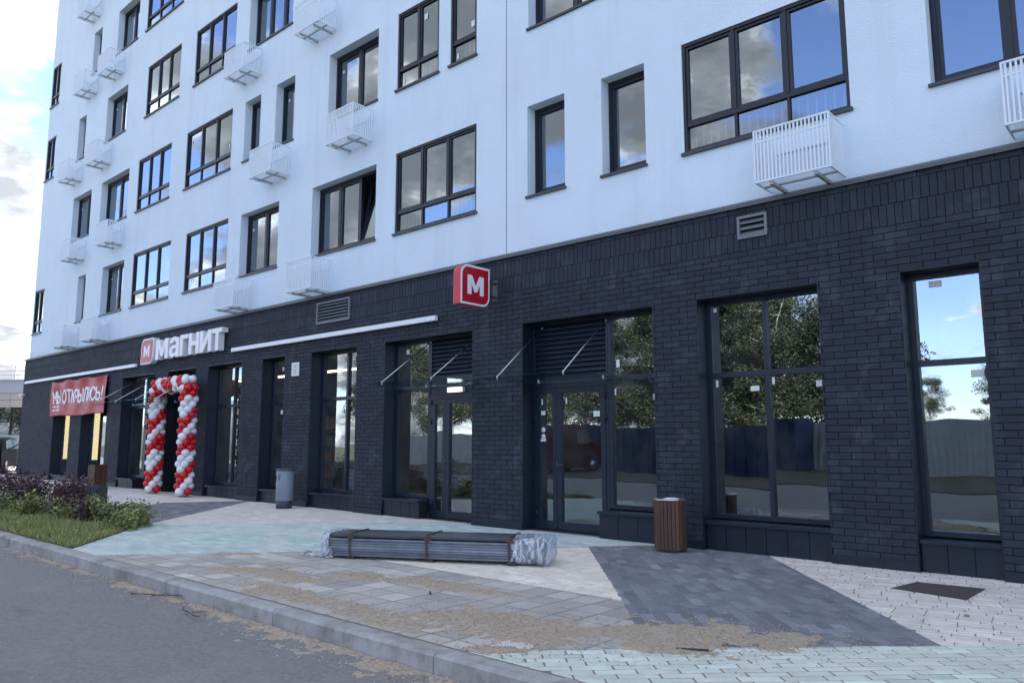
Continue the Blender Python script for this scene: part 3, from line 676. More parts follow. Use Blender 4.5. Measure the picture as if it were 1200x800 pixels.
def canopy(x0, x1, z, y, rods, label, zt=3.36):
    t = thing('glass_canopy', label, 'canopy', ((x0 + x1) / 2, 0, z)); cx = (x0 + x1) / 2
    b = MB(); b.box(x0 - cx, x1 - cx, y, .16, -.006, .006); b.build('pane', M_CANOPY, t)
    for rx in rods:
        b = MB(); b.bar((rx - cx, y + .12, .02), (rx - cx, .2, zt - z), .009, 8); b.bar((rx - cx, y + .12, -.03), (rx - cx, y + .12, .035), .016, 8); b.bar((rx - cx, .2, zt - z), (rx - cx, YF + .02, zt - z), .02, 8); b.build('tie_rod', M_STEEL, t)
        b = MB(); b.bar((rx - cx, .12, -.03), (rx - cx, .12, .03), .022, 8); b.bar((rx - cx, .12, -.02), (rx - cx, YF + .02, -.02), .014, 8); b.build('clamp', M_STEEL, t)
for a, c in GO.values(): liner(a, c)
I = .012
# a: single tall window / b: two bays
w1 = glazing(-2.42 + I, -1.60 - I, .43, OT - I, [], 2.385); plinth(-2.40, -1.62, 3, .40)
sticker(-2.19, 3.27, YF + .03, w1, .13, .07); sticker(-1.83, 2.2, YF + .03, w1, .13, .08)
w2 = glazing(-5.02 + I, -3.35 - I, .47, OT - I, [-4.18], 2.40); plinth(-5.0, -3.37, 6, .44)
for x, z, ww, hh in ((-4.42, 2.16, .12, .07), (-3.55, 2.18, .1, .08), (-4.92, 2.24, .035, .09), (-4.12, 2.24, .035, .09), (-4.92, 3.28, .05, .06), (-3.55, 3.2, .02, .07)): sticker(x, z, YF + .03, w2, ww, hh)
# c: louvre over double door, window at the right
louvre(-8.19 + I, -6.70, 2.50, OT - I, 11); d3 = door(-8.19 + I, -6.70, 2.43, -7.70)
b = MB(); b.box(-8.17, -6.71, YF + .004, YF + .085, 2.432, 2.498); b.build('transom', M_SHOPFRAME, bld)
w3 = glazing(-6.695, -5.70 - I, .50, OT - I, [], 2.46); plinth(-6.72, -5.72, 3, .47, -.02)
for x, z, ww, hh in ((-8.02, 2.1, .03, .09), (-8.03, 1.93, .09, .07), (-7.52, 2.1, .03, .09), (-6.98, 1.88, .12, .09), (-8.05, 1.5, .12, .05)): sticker(x, z, YF - .0, d3, ww, hh)
for z in (1.58, 1.69):
    b = MB(); b.bar((-7.985, YF + .0, z), (-7.985, YF - .003, z), .045, 14); b.build('sticker', M_STICK, d3)
for x, z, ww, hh in ((-6.56, 2.62, .06, .12), (-6.6, 2.2, .03, .1), (-5.92, 2.1, .12, .09)): sticker(x, z, YF + .03, w3, ww, hh)
canopy(-8.35, -6.45, 2.47, -1.0, (-7.98, -6.70), 'frameless glass canopy on rods over the door next to the single slatted bin')
# d: glass bay, louvre and door
w4 = glazing(-11.73 + I, -10.72, .47, OT - I, [], 2.50); plinth(-11.71, -10.70, 4, .44, -.02); sticker(-11.45, 3.2, YF + .03, w4, .09, .09)
louvre(-10.715, -9.32 - I, 2.66, OT - I, 9); d4 = door(-10.715, -9.32 - I, 2.36, -10.28)
b = MB(); b.box(-10.70, -9.34, YF + .004, YF + .085, 2.362, 2.658); b.build('transom', M_SHOPFRAME, bld)
canopy(-11.35, -9.1, 2.53, -1.05, (-10.70, -9.42), 'frameless glass canopy on rods over the door with the lit lamp')
t = thing('emergency_lamp', 'small lit white lamp over the shop door under the glass canopy', 'lamp', (-10.0, YF - .05, 2.44))
b = MB(); b.box(-.2, .2, 0, .06, -.045, .045); b.build('housing', M_SIGNW, t); b = MB(); b.box(-.18, .16, -.025, 0, -.038, .038); b.build('diffuser', M_LAMP, t)
# e, f, g: plain windows
w5 = glazing(-14.22 + I, -12.60 - I, .47, OT - I, [-13.30], 2.42); plinth(-14.2, -12.62, 6, .44)
for x, z in ((-13.5, 3.2), (-13.15, 3.2), (-13.5, 2.1)): sticker(x, z, YF + .03, w5, .08, .09)
w6 = glazing(-16.2 + I, -15.22 - I, .47, OT - I, [], 2.42); plinth(-16.18, -15.24, 4, .44); sticker(-15.85, 3.15, YF + .03, w6, .08, .09); sticker(-15.85, 2.15, YF + .03, w6, .08, .09)
glazing(-18.78 + I, -17.1 - I, .47, OT - I, [-17.95], 2.42); plinth(-18.76, -17.12, 6, .44)
# h: open entrance behind the balloon arch, louvre above
louvre(-21.05 + I, -19.4 - I, 2.62, OT - I, 9)
b = MB(); b.box(-21.03, -20.97, YF, YF + .08, 0, 2.6); b.box(-19.48, -19.42, YF, YF + .08, 0, 2.6); b.box(-20.97, -19.48, YF, YF + .08, 2.53, 2.6); b.build('door_frame', M_SHOPFRAME, bld)
# i: glass bay and side door
glazing(-24.05 + I, -23.0, .5, OT - I, [], 2.55); plinth(-24.03, -22.98, 3, .47, -.02); louvre(-22.995, -21.8 - I, 2.62, OT - I, 9); door(-22.995, -21.8 - I, 2.6, -22.55)
canopy(-24.3, -21.7, 2.62, -1.05, (-23.6, -22.2), 'frameless glass canopy left of the balloon arch, its edge by the red banner')
canopy(-21.2, -19.2, 2.62, -1.05, (-20.9, -19.6), 'frameless glass canopy hung over the balloon arch')
for k, n in (('j', 1), ('k', 1)): a, c = GO[k]; glazing(a + I, c - I, .45, OT - I, [] if k == 'j' else [-25.75], None); plinth(a + .02, c - .02, 5, .42)
for k in 'mn': a, c = GO[k]; glazing(a + I, c - I, .43, OT - I, [(a + c) / 2], 2.39); plinth(a + .02, c - .02, 6, .40)
# lit tubes in the end windows
for x, lab in ((-30.0, 'glowing vertical light tube in the window nearest the building corner'), (-27.45, 'glowing vertical light tube in the window above the square wooden bin')):
    t = thing('light_tube', lab, 'lamp', (x, .52, .9), group='light tubes in the end windows'); b = MB(); b.bar((0, 0, .05), (0, 0, 2.3), .125, 14); b.build('tube', M_LED, t)
    b = MB(); b.bar((0, 0, -.72), (0, 0, .05), .13, 14); b.build('foot', M_FRAME, t)
# interior of the shops
sint = link('shop_interior', None); tag(sint, kind='structure')
for nme, m, q in (('interior_floor', M_INTF, (UX, 8, .345, 9, -.02, .05)), ('interior_wall', M_INTD, (UX, 8, 9, 9.2, .05, 4.4)), ('interior_ceiling', M_INTD, (UX, 8, .345, 9, 3.72, 3.8)), ('interior_wall', M_INT, (-9.15, -9.05, .345, 9, .05, 3.7)), ('interior_wall', M_INTD, (-5.35, -5.25, .345, 9, .05, 3.7)), ('interior_wall', M_INTD, (-2.9, -2.8, .345, 9, .05, 3.7)), ('interior_wall', M_INTD, (-21.5, -21.4, .345, 9, .05, 3.7)), ('interior_wall', M_INTD, (-12.2, -12.1, .345, 9, .05, 3.7))):
    b = MB(); b.box(*q); b.build(nme, m, sint)
for x, y in ((-11.0, 1.6), (-11.0, 2.8), (-10.9, 4.2)):
    b = MB(); b.box(-.9, .9, -.03, .03, 0, .05); o = b.build('ceiling_lamp', M_LINE, None, (x, y, 3.3)); tag(o, 'thin glowing ceiling lamp inside the shop behind the lamp-lit door', 'lamp', 'linear lamps inside the shop')
for x, y in ((-13.4, 2.2), (-16.0, 2.2), (-18.4, 2.2), (-20.4, 2.2)):
    b = MB(); b.box(-.9, .9, -.03, .03, 0, .05); o = b.build('ceiling_lamp', M_LINE, None, (x, y, 3.3)); tag(o, 'glowing ceiling lamp over the goods shelves inside the shop', 'lamp', 'lamps over the goods shelves')
GOODS = [mat('goods_%d' % i, c_, .5) for i, c_ in enumerate(((.5, .05, .04), (.55, .4, .06), (.06, .2, .4), (.5, .5, .48), (.1, .3, .1), (.45, .2, .05)))]
for x, lab in ((-10.4, 'shelf of goods inside the shop behind the lamp-lit glazed door'), (-13.2, 'shelf of goods inside the shop behind the two-bay window by the lamp-lit door'), (-15.6, 'shelf of goods inside the shop behind the single narrow window'), (-18.0, 'shelf of goods inside the shop beside the balloon entrance')):
    t = thing('goods_shelf', lab, 'shelf', (x, 2.7, .05), 0, 'shelves inside the shop'); b = MB(); b.box(-.95, .95, .42, .45, 0, 2.1); b.box(-.97, -.95, 0, .45, 0, 2.1); b.box(.95, .97, 0, .45, 0, 2.1)
    for k in range(5): b.box(-.95, .95, 0, .42, .12 + k * .42, .15 + k * .42)
    b.build('rack', M_INT, t); gg = random.Random(int(x * 10))
    for k in range(5):
        xx = -.93
        while xx < .78:
            ww = gg.uniform(.08, .2); hh = gg.uniform(.18, .34); b = MB(); b.box(xx, xx + ww - .008, .03 + gg.uniform(0, .04), .36, .152 + k * .42, .152 + k * .42 + hh); b.build('package', gg.choice(GOODS), t); xx += ww
# potted plant inside the glazed door
t = thing('potted_plant', 'leafy green potted plant inside the shop behind the glazed door', 'plant', (-9.95, .75, .05))
b = MB(); b.lathe([(.0, 0), (.16, 0), (.21, .34), (.18, .34), (.16, .3), (0, .3)], 16); b.build('pot', M_BINGREY, t)
def leafball(b, c, r, n, s, rr, flat=1.):
    for i in range(n):
        d = Vector((rr.gauss(0, 1), rr.gauss(0, 1), rr.gauss(0, 1))); d.normalize(); p = Vector(c) + Vector((d.x * r, d.y * r, d.z * r * flat)) * (rr.random() ** .4)
        u = Vector((rr.gauss(0, 1), rr.gauss(0, 1), rr.gauss(0, .6))).normalized(); v = u.orthogonal().normalized(); v = (Matrix.Rotation(rr.uniform(0, 6.28), 3, u) @ v); k = s * rr.uniform(.6, 1.3)
        b.add([p - u * k, p + v * k * .5, p + u * k, p - v * k * .5], [(0, 1, 2, 3)], tone=rr.random())
b = MB(); leafball(b, (0, 0, .85), .38, 260, .09, rnd, 1.3); b.build('foliage', M_GREENL, t, fix=False)
b = MB(); b.bar((0, 0, .3), (0, 0, .9), .02, 6); b.build('stem', M_TWIG, t)

# vents, plaque, light strips, security camera
def vent(x0, x1, z0, z1, n, label):
    t = thing('wall_vent', label, 'vent', ((x0 + x1) / 2, BPROUD, z0)); w_ = (x1 - x0) / 2; h = z1 - z0
    b = MB(); frect(b, -w_, w_, 0, h, .035, -.03, .02); b.quad((-w_ + .03, .015, .03), (w_ - .03, .015, .03), (w_ - .03, .015, h - .03), (-w_ + .03, .015, h - .03), mi=1); b.build('frame', [M_VENT, M_MORTAR], t)
    k = (h - .07) / n
    for i in range(n):
        s = MB(); s.add([(-w_ + .036, -.024, 0), (w_ - .036, -.024, 0), (w_ - .036, .008, k * .62), (-w_ + .036, .008, k * .62)], [(0, 1, 2, 3)]); s.build('slat', M_VENT, t, (0, 0, .04 + k * i), fix=False)
vent(-4.36, -3.95, 4.16, 4.47, 3, 'small square grey louvred vent high in the brick base')
vent(-14.03, -12.86, 4.01, 4.48, 6, 'wide grey louvred vent high in the brick base above the light strip')
t = thing('wall_plaque', 'small white plaque on the brick pier by the grey cylinder bin', 'plaque', (-14.78, BPROUD - .004, 2.95)); b = MB(); b.box(-.14, .14, -.02, 0, 0, .30); b.build('plate', M_PLAQUE, t)
b = MB()
for z, w_ in ((.225, .05), (.19, .05), (.13, .09), (.09, .06), (.05, .07)): b.box(-w_, w_, -.0225, -.0205, z, z + .018)
b.build('lettering', M_RAIL, t)
for x0, x1, lab in ((-32.7, -23.0, 'long white light strip on the brick above the red banner'), (-17.5, -10.2, 'long white light strip on the brick right of the lettered sign')):
    t = thing('light_strip', lab, 'light strip', ((x0 + x1) / 2, BPROUD, 3.70)); h = (x1 - x0) / 2
    b = MB(); b.box(-h, h, -.09, -.02, -.005, .085); b.build('profile', M_SIGNW, t)
    b = MB()
    for i in range(6): xx = -h + .3 + i * (2 * h - .6) / 5; b.box(xx - .03, xx + .03, -.02, 0, .01, .07)
    b.build('bracket', M_BASKETU, t)
t = thing('security_camera', 'small white security camera at the far brick corner', 'camera', (-32.75, BPROUD, 3.28)); b = MB(); b.bar((0, 0, 0), (0, -.12, 0), .03, 10); b.build('mount', M_SIGNW, t); b = MB(); b.bar((-.2, -.13, -.01), (.1, -.13, .01), .055, 12); b.build('body', M_SIGNW, t); b = MB(); b.bar((-.21, -.13, -.011), (-.2, -.13, -.01), .04, 12); b.build('lens', M_TYRE, t)
#--PART3--
# ------------------------------------------------------------------ signs
LET = {'М': [(0, 0), (0, 1), (.27, 1), (.5, .47), (.73, 1), (1, 1), (1, 0), (.76, 0), (.76, .58), (.58, .14), (.42, .14), (.24, .58), (.24, 0)],
       'Г': [(0, 0), (0, 1), (1, 1), (1, .8), (.36, .8), (.36, 0)],
       'Н': [(0, 0), (0, 1), (.3, 1), (.3, .61), (.7, .61), (.7, 1), (1, 1), (1, 0), (.7, 0), (.7, .4), (.3, .4), (.3, 0)],
       'И': [(0, 0), (0, 1), (.27, 1), (.27, .40), (.70, 1), (1, 1), (1, 0), (.73, 0), (.73, .60), (.30, 0)],
       'Т': [(0, .79), (0, 1), (1, 1), (1, .79), (.66, .79), (.66, 0), (.34, 0), (.34, .79)]}
LETA = [[(.68, 0), (1, 0), (1, .66), (.94, .84), (.79, .96), (.5, 1), (.22, .96), (.08, .86), (.05, .70), (.33, .70), (.40, .78), (.52, .80), (.64, .76), (.68, .64)],
        [(.68, .61), (.45, .60), (.2, .55), (.05, .43), (0, .28), (.05, .12), (.2, .02), (.4, 0), (.58, .04), (.68, .12), (.68, .29), (.58, .20), (.44, .18), (.34, .22), (.31, .3), (.36, .38), (.48, .42), (.68, .43)]]
sg = thing('shop_sign', 'raised white Cyrillic letters with a red emblem box on the brick', 'sign', (-20.0, BPROUD, 3.70))
def logo_outline(w_, h, r, n=8):
    """square with two opposite corners rounded (upper outer, lower inner)"""
    p = [(0, 0)]
    p += [(w_ - r + r * math.sin(a), r - r * math.cos(a)) for a in [math.pi / 2 * i / n for i in range(n + 1)]]
    p += [(w_, h)]
    p += [(r - r * math.sin(a), h - r + r * math.cos(a)) for a in [math.pi / 2 * i / n for i in range(n + 1)]]
    return p
for ch, x0, x1 in (('М', -21.46, -20.72), ('а', -20.64, -20.08), ('Г', -20.02, -19.58), ('Н', -19.53, -18.97), ('И', -18.92, -18.33), ('Т', -18.30, -17.79)):
    b = MB(); zb, zh = .07, .56
    for poly in (LETA if ch == 'а' else [LET[ch]]): b.prism(poly, lambda u, v, d: (x0 + 20 + u * (x1 - x0), d, zb + v * zh), -.19, -.03, mi=0)
    b.build('letter', M_SIGNW, sg)
b = MB(); lo = [(x - 2.40, z + .0) for x, z in logo_outline(.77, .72, .2)]
b.prism(lo, lambda u, v, d: (u, d, v), -.19, -.03); lb = b.build('emblem', M_SIGNW, sg)
b = MB(); b.prism(inset(ccw(lo), .04), lambda u, v, d: (u, d, v), -.196, -.188); b.build('emblem_face', M_RED, lb)
b = MB(); b.prism([(-2.40 + .2 + u * .37, .19 + v * .33) for u, v in LET['М']], lambda u, v, d: (u, d, v), -.202, -.195); b.build('letter', M_SIGNW, lb)
# blade sign standing out from the wall
bs = thing('blade_sign', 'red square sign with a white letter on a bracket', 'sign', (-8.78, BPROUD, 3.72))
bo = [(-.24 - u, v) for u, v in [(.68 - x, z) for x, z in logo_outline(.68, .66, .17)]]      # (y, z); outer upper and inner lower corner rounded
bo = ccw([(y, z) for y, z in bo])
b = MB(); b.prism(bo, lambda u, v, d: (d, u, v), -.08, .078); body = b.build('body', M_REDSIDE, bs)
for s_ in (1, -1):
    b = MB(); b.prism(bo, lambda u, v, d: (d, u, v), s_ * .0785, s_ * .083); fc = b.build('face_rim', M_SIGNW, bs)
    b = MB(); b.prism(inset(bo, .035), lambda u, v, d: (d, u, v), s_ * .083, s_ * .087); b.build('face', M_RED, fc)
    b = MB(); b.prism([(-.24 - .68 + (.15 + u * .38 if s_ > 0 else .53 - u * .38), .17 + v * .32) for u, v in LET['М']], lambda u, v, d: (d, u, v), s_ * .0875, s_ * .091); b.build('letter', M_SIGNW, fc)
b = MB()
for z in (.22, .46): b.box(-.03, .03, -.26, -.01, z - .015, z + .015)
b.box(-.06, .06, -.012, 0, .16, .52); b.box(-.02, .02, -.15, -.12, .235, .445); b.build('bracket', M_BINMET, bs)
# banner
ban = thing('banner', 'creased red banner with white Cyrillic lettering over the end windows', 'banner', (-27.4, BPROUD, 2.40))
BW, BH = 4.72, 1.2
def bsurf(u, v):
    x = -BW / 2 + u * BW; k = abs(math.sin(math.pi * u * 3.0)); sag = .05 * (k ** 1.2) * (v ** 3)
    z = v * BH - sag + .02 * math.sin(u * 9) * (1 - v)
    y = -.085 - .035 * math.sin(u * 24 + (1 - v) * 3.2) * (.3 + .7 * v) - .03 * k * math.sin((1 - v) * 7 + u * 4) * v - .004 * math.sin(u * 47 + v * 5)
    return x, y, z
b = MB(); nu, nv = 96, 28
b.v = [bsurf(i / nu, j / nv) for j in range(nv + 1) for i in range(nu + 1)]
for j in range(nv):
    for i in range(nu): b.f.append([j * (nu + 1) + i, j * (nu + 1) + i + 1, (j + 1) * (nu + 1) + i + 1, (j + 1) * (nu + 1) + i]); b.t.append(.5); b.mi.append(0); b.sm.append(True)
fab = b.build('fabric', M_BANNER, ban, fix=False); sd = fab.modifiers.new('thickness', 'SOLIDIFY'); sd.thickness = .003; sd.offset = -1
GL = {'М': [[(0, 0), (0, 1), (.5, .35), (1, 1), (1, 0)]], 'Ы': [[(0, 1), (0, 0), (.45, 0), (.6, .15), (.6, .4), (.45, .55), (0, .55)], [(1, 1), (1, 0)]], 'О': [[(.3, 0), (0, .3), (0, .7), (.3, 1), (.7, 1), (1, .7), (1, .3), (.7, 0), (.3, 0)]],
      'Т': [[(0, 1), (1, 1)], [(.5, 1), (.5, 0)]], 'К': [[(0, 0), (0, 1)], [(0, .45), (.95, 1)], [(.3, .6), (1, 0)]], 'Р': [[(0, 0), (0, 1), (.7, 1), (1, .85), (1, .55), (.7, .42), (0, .42)]], 'Л': [[(0, 0), (.15, .1), (.35, 1), (1, 1), (1, 0)]],
      'И': [[(0, 1), (0, 0), (1, 1), (1, 0)]], 'С': [[(1, .8), (.7, 1), (.3, 1), (0, .7), (0, .3), (.3, 0), (.7, 0), (1, .2)]], 'Ь': [[(0, 1), (0, 0), (.65, 0), (.95, .15), (.95, .4), (.65, .55), (0, .55)]], '!': [[(.5, 1), (.5, .32)], [(.5, .12), (.5, 0)]]}
def ribbon_text(txt, u0, u1, v0, v1, wd, parent, kern=.25):
    cw = [(.42 if c in ' !' else 1.15 if c == 'Ы' else 1.) for c in txt]; tot = sum(cw) + kern * (len(txt) - 1); u = u0; k = (u1 - u0) / tot; lay_ = 0
    for c, q in zip(txt, cw):
        if c != ' ':
            b = MB()
            for st in GL[c]:
                pts = [(u + p[0] * q * k, v0 + p[1] * (v1 - v0)) for p in st]
                for (a0, a1), (c0, c1) in zip(pts, pts[1:]):
                    P = (a0 * BW, a1 * BH); Q = (c0 * BW, c1 * BH); dx, dy = Q[0] - P[0], Q[1] - P[1]; l = math.hypot(dx, dy) or 1; ex, ey = dx / l * wd * .5, dy / l * wd * .5; nx, ny = -dy / l * wd, dx / l * wd
                    seg = max(1, int(l / .06)); lay_ = (lay_ + 1) % 7; off = .006 + .0012 * lay_; vs = []
                    for i in range(seg + 1):
                        t_ = i / seg; X = P[0] - ex + (dx + 2 * ex) * t_; Y = P[1] - ey + (dy + 2 * ey) * t_
                        for sgn in (-1, 1):
                            s_ = bsurf((X + nx * sgn) / BW, (Y + ny * sgn) / BH); vs.append((s_[0], s_[1] - off, s_[2]))
                    b.add(vs, [(2 * i, 2 * i + 2, 2 * i + 3, 2 * i + 1) for i in range(seg)])
            b.build('letter', M_SIGNW, parent, fix=False)
        u += (q + kern) * k
ribbon_text('МЫ ОТКРЫЛИСЬ!', .055, .95, .37, .71, .040, fab, .30)
b = MB()
for v, ws in ((.25, (.05, .07)), (.15, (.045, .08))):
    u = .05
    for q in ws:
        s0 = bsurf(u, v); s1 = bsurf(u + q, v); b.add([(s0[0], s0[1] - .008, s0[2]), (s1[0], s1[1] - .008, s1[2]), (s1[0], s1[1] - .008, s1[2] + .045), (s0[0], s0[1] - .008, s0[2] + .045)], [(0, 1, 2, 3)]); u += q + .02
b.build('small_print', M_SIGNW, fab, fix=False)
b = MB()
for u in (0.01, .33, .66, .99):
    s_ = bsurf(u, .985); b.bar((s_[0], s_[1] - .01, s_[2]), (s_[0], -.0, s_[2] + .04), .012, 6)
b.build('fixing', M_STEEL, ban)

# ------------------------------------------------------------------ balloon arch
arch = thing('balloon_arch', 'red and white spiral balloon arch around the shop entrance', 'balloon arch', (-19.75, -.5, g(-19.75)))
def balloon_mesh(m):
    b = MB(); prof = []
    for i in range(9):
        a = math.pi * i / 8; r = .102 * math.sin(a) * (1 + .05 * math.cos(a)); prof.append((max(r, .001), -.104 * math.cos(a)))
    prof = [(.012, -.124), (.006, -.112)] + prof[1:]
    b.lathe(prof, 14); return b.mesh('balloon', m)
BMR, BMW = balloon_mesh(M_BALR), balloon_mesh(M_BALW)
def cluster(P, ax, ang, ph, n=4, r=.132):
    ax = Vector(ax).normalized(); u = ax.orthogonal().normalized() if abs(ax.z) < .9 else Vector((1, 0, 0)); v = ax.cross(u)
    for i in range(n):
        a = ang + i * 2 * math.pi / n; d = u * math.cos(a) + v * math.sin(a); p = Vector(P) + d * r * rnd.uniform(.97, 1.04)
        o = link('balloon', BMR if ((a + ph) % (2 * math.pi)) < math.pi - .05 else BMW, arch, p); o.rotation_mode = 'QUATERNION'; o.rotation_quaternion = d.to_track_quat('Z', 'Y'); o.scale = (rnd.uniform(.93, 1.06),) * 3
nl = 20; dz = .134
for x, dr in ((-.80, 1), (.93, 1)):
    for i in range(nl): cluster((x, 0, .13 + i * dz), (0, 0, 1), i * math.pi / 4 + .3, -i * R(72))
ntop = 13
for i in range(ntop): cluster((-.80 + i * (1.73 / (ntop - 1)), 0, .13 + (nl - .1) * dz), (1, 0, 0), i * math.pi / 4 + .2, -i * R(72))
b = MB()
for x in (-.80, .93): b.bar((x, 0, .0), (x, 0, 2.75), .012, 6); b.box(x - .14, x + .14, -.14, .14, 0, .012)
b.bar((-.80, 0, 2.75), (.93, 0, 2.75), .012, 6); b.build('frame', M_STEEL, arch)

# ------------------------------------------------------------------ bins and planter
t = thing('litter_bin', 'round bin clad in upright brown wooden slats by the shop window', 'bin', (-5.27, -.47, g(-5.27)))
b = MB(); b.lathe([(0, .03), (.175, .03), (.175, .64), (.15, .64), (.15, .2), (0, .2)], 28); b.build('liner', M_BINMET, t)
b = MB(); b.lathe([(.198, .645), (.21, .66), (.21, .675), (.15, .675), (.15, .655)], 32); b.build('rim', M_STEEL, t)
b = MB(); b.lathe([(0, 0), (.16, 0), (.16, .03), (0, .03)], 24); b.build('foot', M_BINMET, t)
q = MB(); q.box(-.0215, .0215, -.209, -.183, .035, .655); qm = q.mesh('slat', M_WOOD)
for i in range(26): link('slat', qm, t, (0, 0, 0), 2 * math.pi * i / 26)
b = MB(); b.lathe([(.178, .12), (.183, .12), (.183, .15), (.178, .15)], 28); b.lathe([(.178, .52), (.183, .52), (.183, .55), (.178, .55)], 28); b.build('hoop', M_BINMET, t)
t = thing('litter_bin', 'tall grey cylinder bin with round opening beside the brick pier', 'bin', (-14.38, -.48, g(-14.38)))
b = MB(); b.lathe([(0, 0), (.165, 0), (.165, .15), (0, .15)], 28); b.build('base', M_BINDARK, t)
b = MB(); b.lathe([(.175, .15), (.18, .16), (.18, .78), (.17, .79)], 32); b.build('body', M_BINGREY, t)
b = MB(); b.lathe([(.185, .77), (.19, .79), (.185, .815), (.12, .82), (.12, .80)], 32); b.build('rim', M_BINMET, t)
b = MB(); pr = [(.085 * math.cos(a), .62 + .06 * math.sin(a)) for a in [2 * math.pi * i / 20 for i in range(20)]]
ta = math.atan2(-.77, .1)
def rnd_open(u, v, d): a = R(-95) + u / .18; return (d * math.cos(a), d * math.sin(a), v)
b.prism(pr, rnd_open, .176, .1825); b.build('opening', M_TYRE, t)
b = MB(); b.prism([(-.1, .70), (.1, .70), (.1, .685), (-.1, .685)], rnd_open, .18, .21); b.build('rain_lip', M_BINMET, t)
t = thing('litter_bin', 'square wooden slatted bin before the window with the light tube', 'bin', (-23.6, -.75, g(-23.6)), R(8))
b = MB(); b.box(-.155, .155, -.155, .155, .03, .66); b.build('liner', M_BINMET, t)
q = MB(); q.box(-.033, .033, -.183, -.158, .02, .68); qm = q.mesh('slat', M_WOOD)
for k in range(4):
    for i in range(5): a = k * math.pi / 2; dx = -.142 + i * .071; link('slat', qm, t, (dx * math.cos(a), dx * math.sin(a), 0), a)
t = thing('planter', 'low dark rectangular planter box behind the purple bushes', 'planter', (-17.75, -3.22, g(-17.7)), R(45))
b = MB(); w_, d_ = .42, .25; frect(b, -w_, w_, 0, .42, .0001, -d_, d_) if False else None
b.box(-w_, w_, -d_, -d_ + .03, 0, .42); b.box(-w_, w_, d_ - .03, d_, 0, .42); b.box(-w_, -w_ + .03, -d_ + .03, d_ - .03, 0, .42); b.box(w_ - .03, w_, -d_ + .03, d_ - .03, 0, .42); b.build('box', M_BINDARK, t)
b = MB(); b.box(-w_ + .03, w_ - .03, -d_ + .03, d_ - .03, .2, .36); b.build('soil', M_SOIL, t)

# ------------------------------------------------------------------ bundle of metal profiles
ang = math.atan2(1.27, 2.41)
bu = thing('profile_bundle', 'tied bundle of long grey metal profiles lying on the paving', 'metal bundle', (-7.0, -3.03, g(-7.0)), ang)
Lh = 1.32
b = MB()
for x in (-1.0, 0.0, 1.0): b.box(x - .05, x + .05, -.27, .27, 0, .035)
b.build('timber_bearer', M_TWIG, bu)
def profile(y0, y1, z0, z1, x0, x1, m):
    b = MB(); t_ = .006; e = .006
    prof = [(y0 + e, z0), (y1 - e, z0), (y1, z0 + e), (y1, z1 - e), (y1 - e, z1), (y0 + e, z1), (y0, z1 - e), (y0, z0 + e)]
    b.prism(prof, lambda u, v, d: (d, u, v), x0, x1); b.build('metal_profile', m, bu)
z = .037
for i in range(7):
    h = .028 + .004 * (i % 2)
    for k in range(3):
        y0 = -.27 + k * .18 + rnd.uniform(-.006, .006) + (.004 if i % 2 else 0)
        profile(y0 + .002, y0 + .176, z, z + h - .002, -Lh + rnd.uniform(-.02, .02), Lh + rnd.uniform(-.02, .02), M_METAL1)
    z += h
z += .012
for k, (y0, y1, zz0) in enumerate(((-.235, -.085, 0.), (-.08, .08, .004), (.085, .25, .0))):
    profile(y0, y1, z + zz0, z + .042 + zz0, -Lh + .03 * k + .03, Lh - .03 * k - .10, M_METAL2)
ztop = z + .046
for x in (-1.0, -.02, .98):
    b = MB(); yy = [-.282, -.2, 0, .2, .262]
    ring = [(-.282, .02), (-.284, z - .008), (-.24, ztop + .006), (.255, ztop + .006), (.282, z - .01), (.28, .02)]
    for p_, q_ in zip(ring, ring[1:] + ring[:1]):
        for dx in (-.012, .006): b.bar((x + dx, p_[0], p_[1]), (x + dx + rnd.uniform(-.004, .004), q_[0], q_[1]), .005, 6)
    for kk in range(3): b.bar((x - .03, -.288, z + .01 * kk - .01), (x + .05, -.29, z + .01 * kk - .004), .006, 6)
    b.build('wire_tie', M_RUST, bu)
def film(x0, x1, label, seed, droop=0.):
    """crumpled plastic sleeve over a bundle end"""
    b = MB(); nu, nv = 44, 64; fs = []
    for i in range(nu + 1):
        t_ = i / nu; x = x0 + (x1 - x0) * t_; end = max(0, (t_ - .82) / .18); k = math.sqrt(max(0, 1 - end ** 2.2))
        for j in range(nv):
            a = 2 * math.pi * j / nv; ca, sa = math.cos(a), math.sin(a); p = 4.2
            r = (abs(ca) ** p + abs(sa) ** p) ** (-1 / p); y = .288 * ca * r * (.35 + .65 * k); zc = .158; zz_ = zc + .156 * sa * r * (.35 + .65 * k)
            q = Vector((x * 5.5 + seed, y * 9, zz_ * 9)); n_ = noise.noise(q) * .6 + noise.noise(q * 2.3) * .4; wr = abs(noise.noise(Vector((x * 15 + a * 1.6 + seed, a * .7, 2)))) 
            dd = .008 * n_ + .026 * (.3 - wr); hem = .02 * math.sin(a * 5 + seed) + .04 * math.sin(a * 2) if i == 0 else 0
            zz2 = max(.004, zz_ + sa * dd - droop * (1 - t_) * 0)
            b.v.append((x + hem + (.012 * n_ if end > 0 else 0), y + ca * dd, zz2))
    for i in range(nu):
        for j in range(nv): b.f.append([i * nv + j, i * nv + (j + 1) % nv, (i + 1) * nv + (j + 1) % nv, (i + 1) * nv + j]); b.t.append(.5); b.mi.append(0); b.sm.append(True)
    b.f.append([nu * nv + j for j in range(nv)]); b.t.append(.5); b.mi.append(0); b.sm.append(False)
    return b.build('plastic_wrap', M_FILM, bu)
film(1.04, 1.46, '', 3.1); film(-1.27, -1.40, '', 9.7)
b = MB(); p_ = Vector((1.04, -.31, .2)); pts = [p_, Vector((1.03, -.34, .12)), Vector((1.0, -.37, .05)), Vector((.93, -.39, .02)), Vector((.86, -.40, .012))]
vs = []
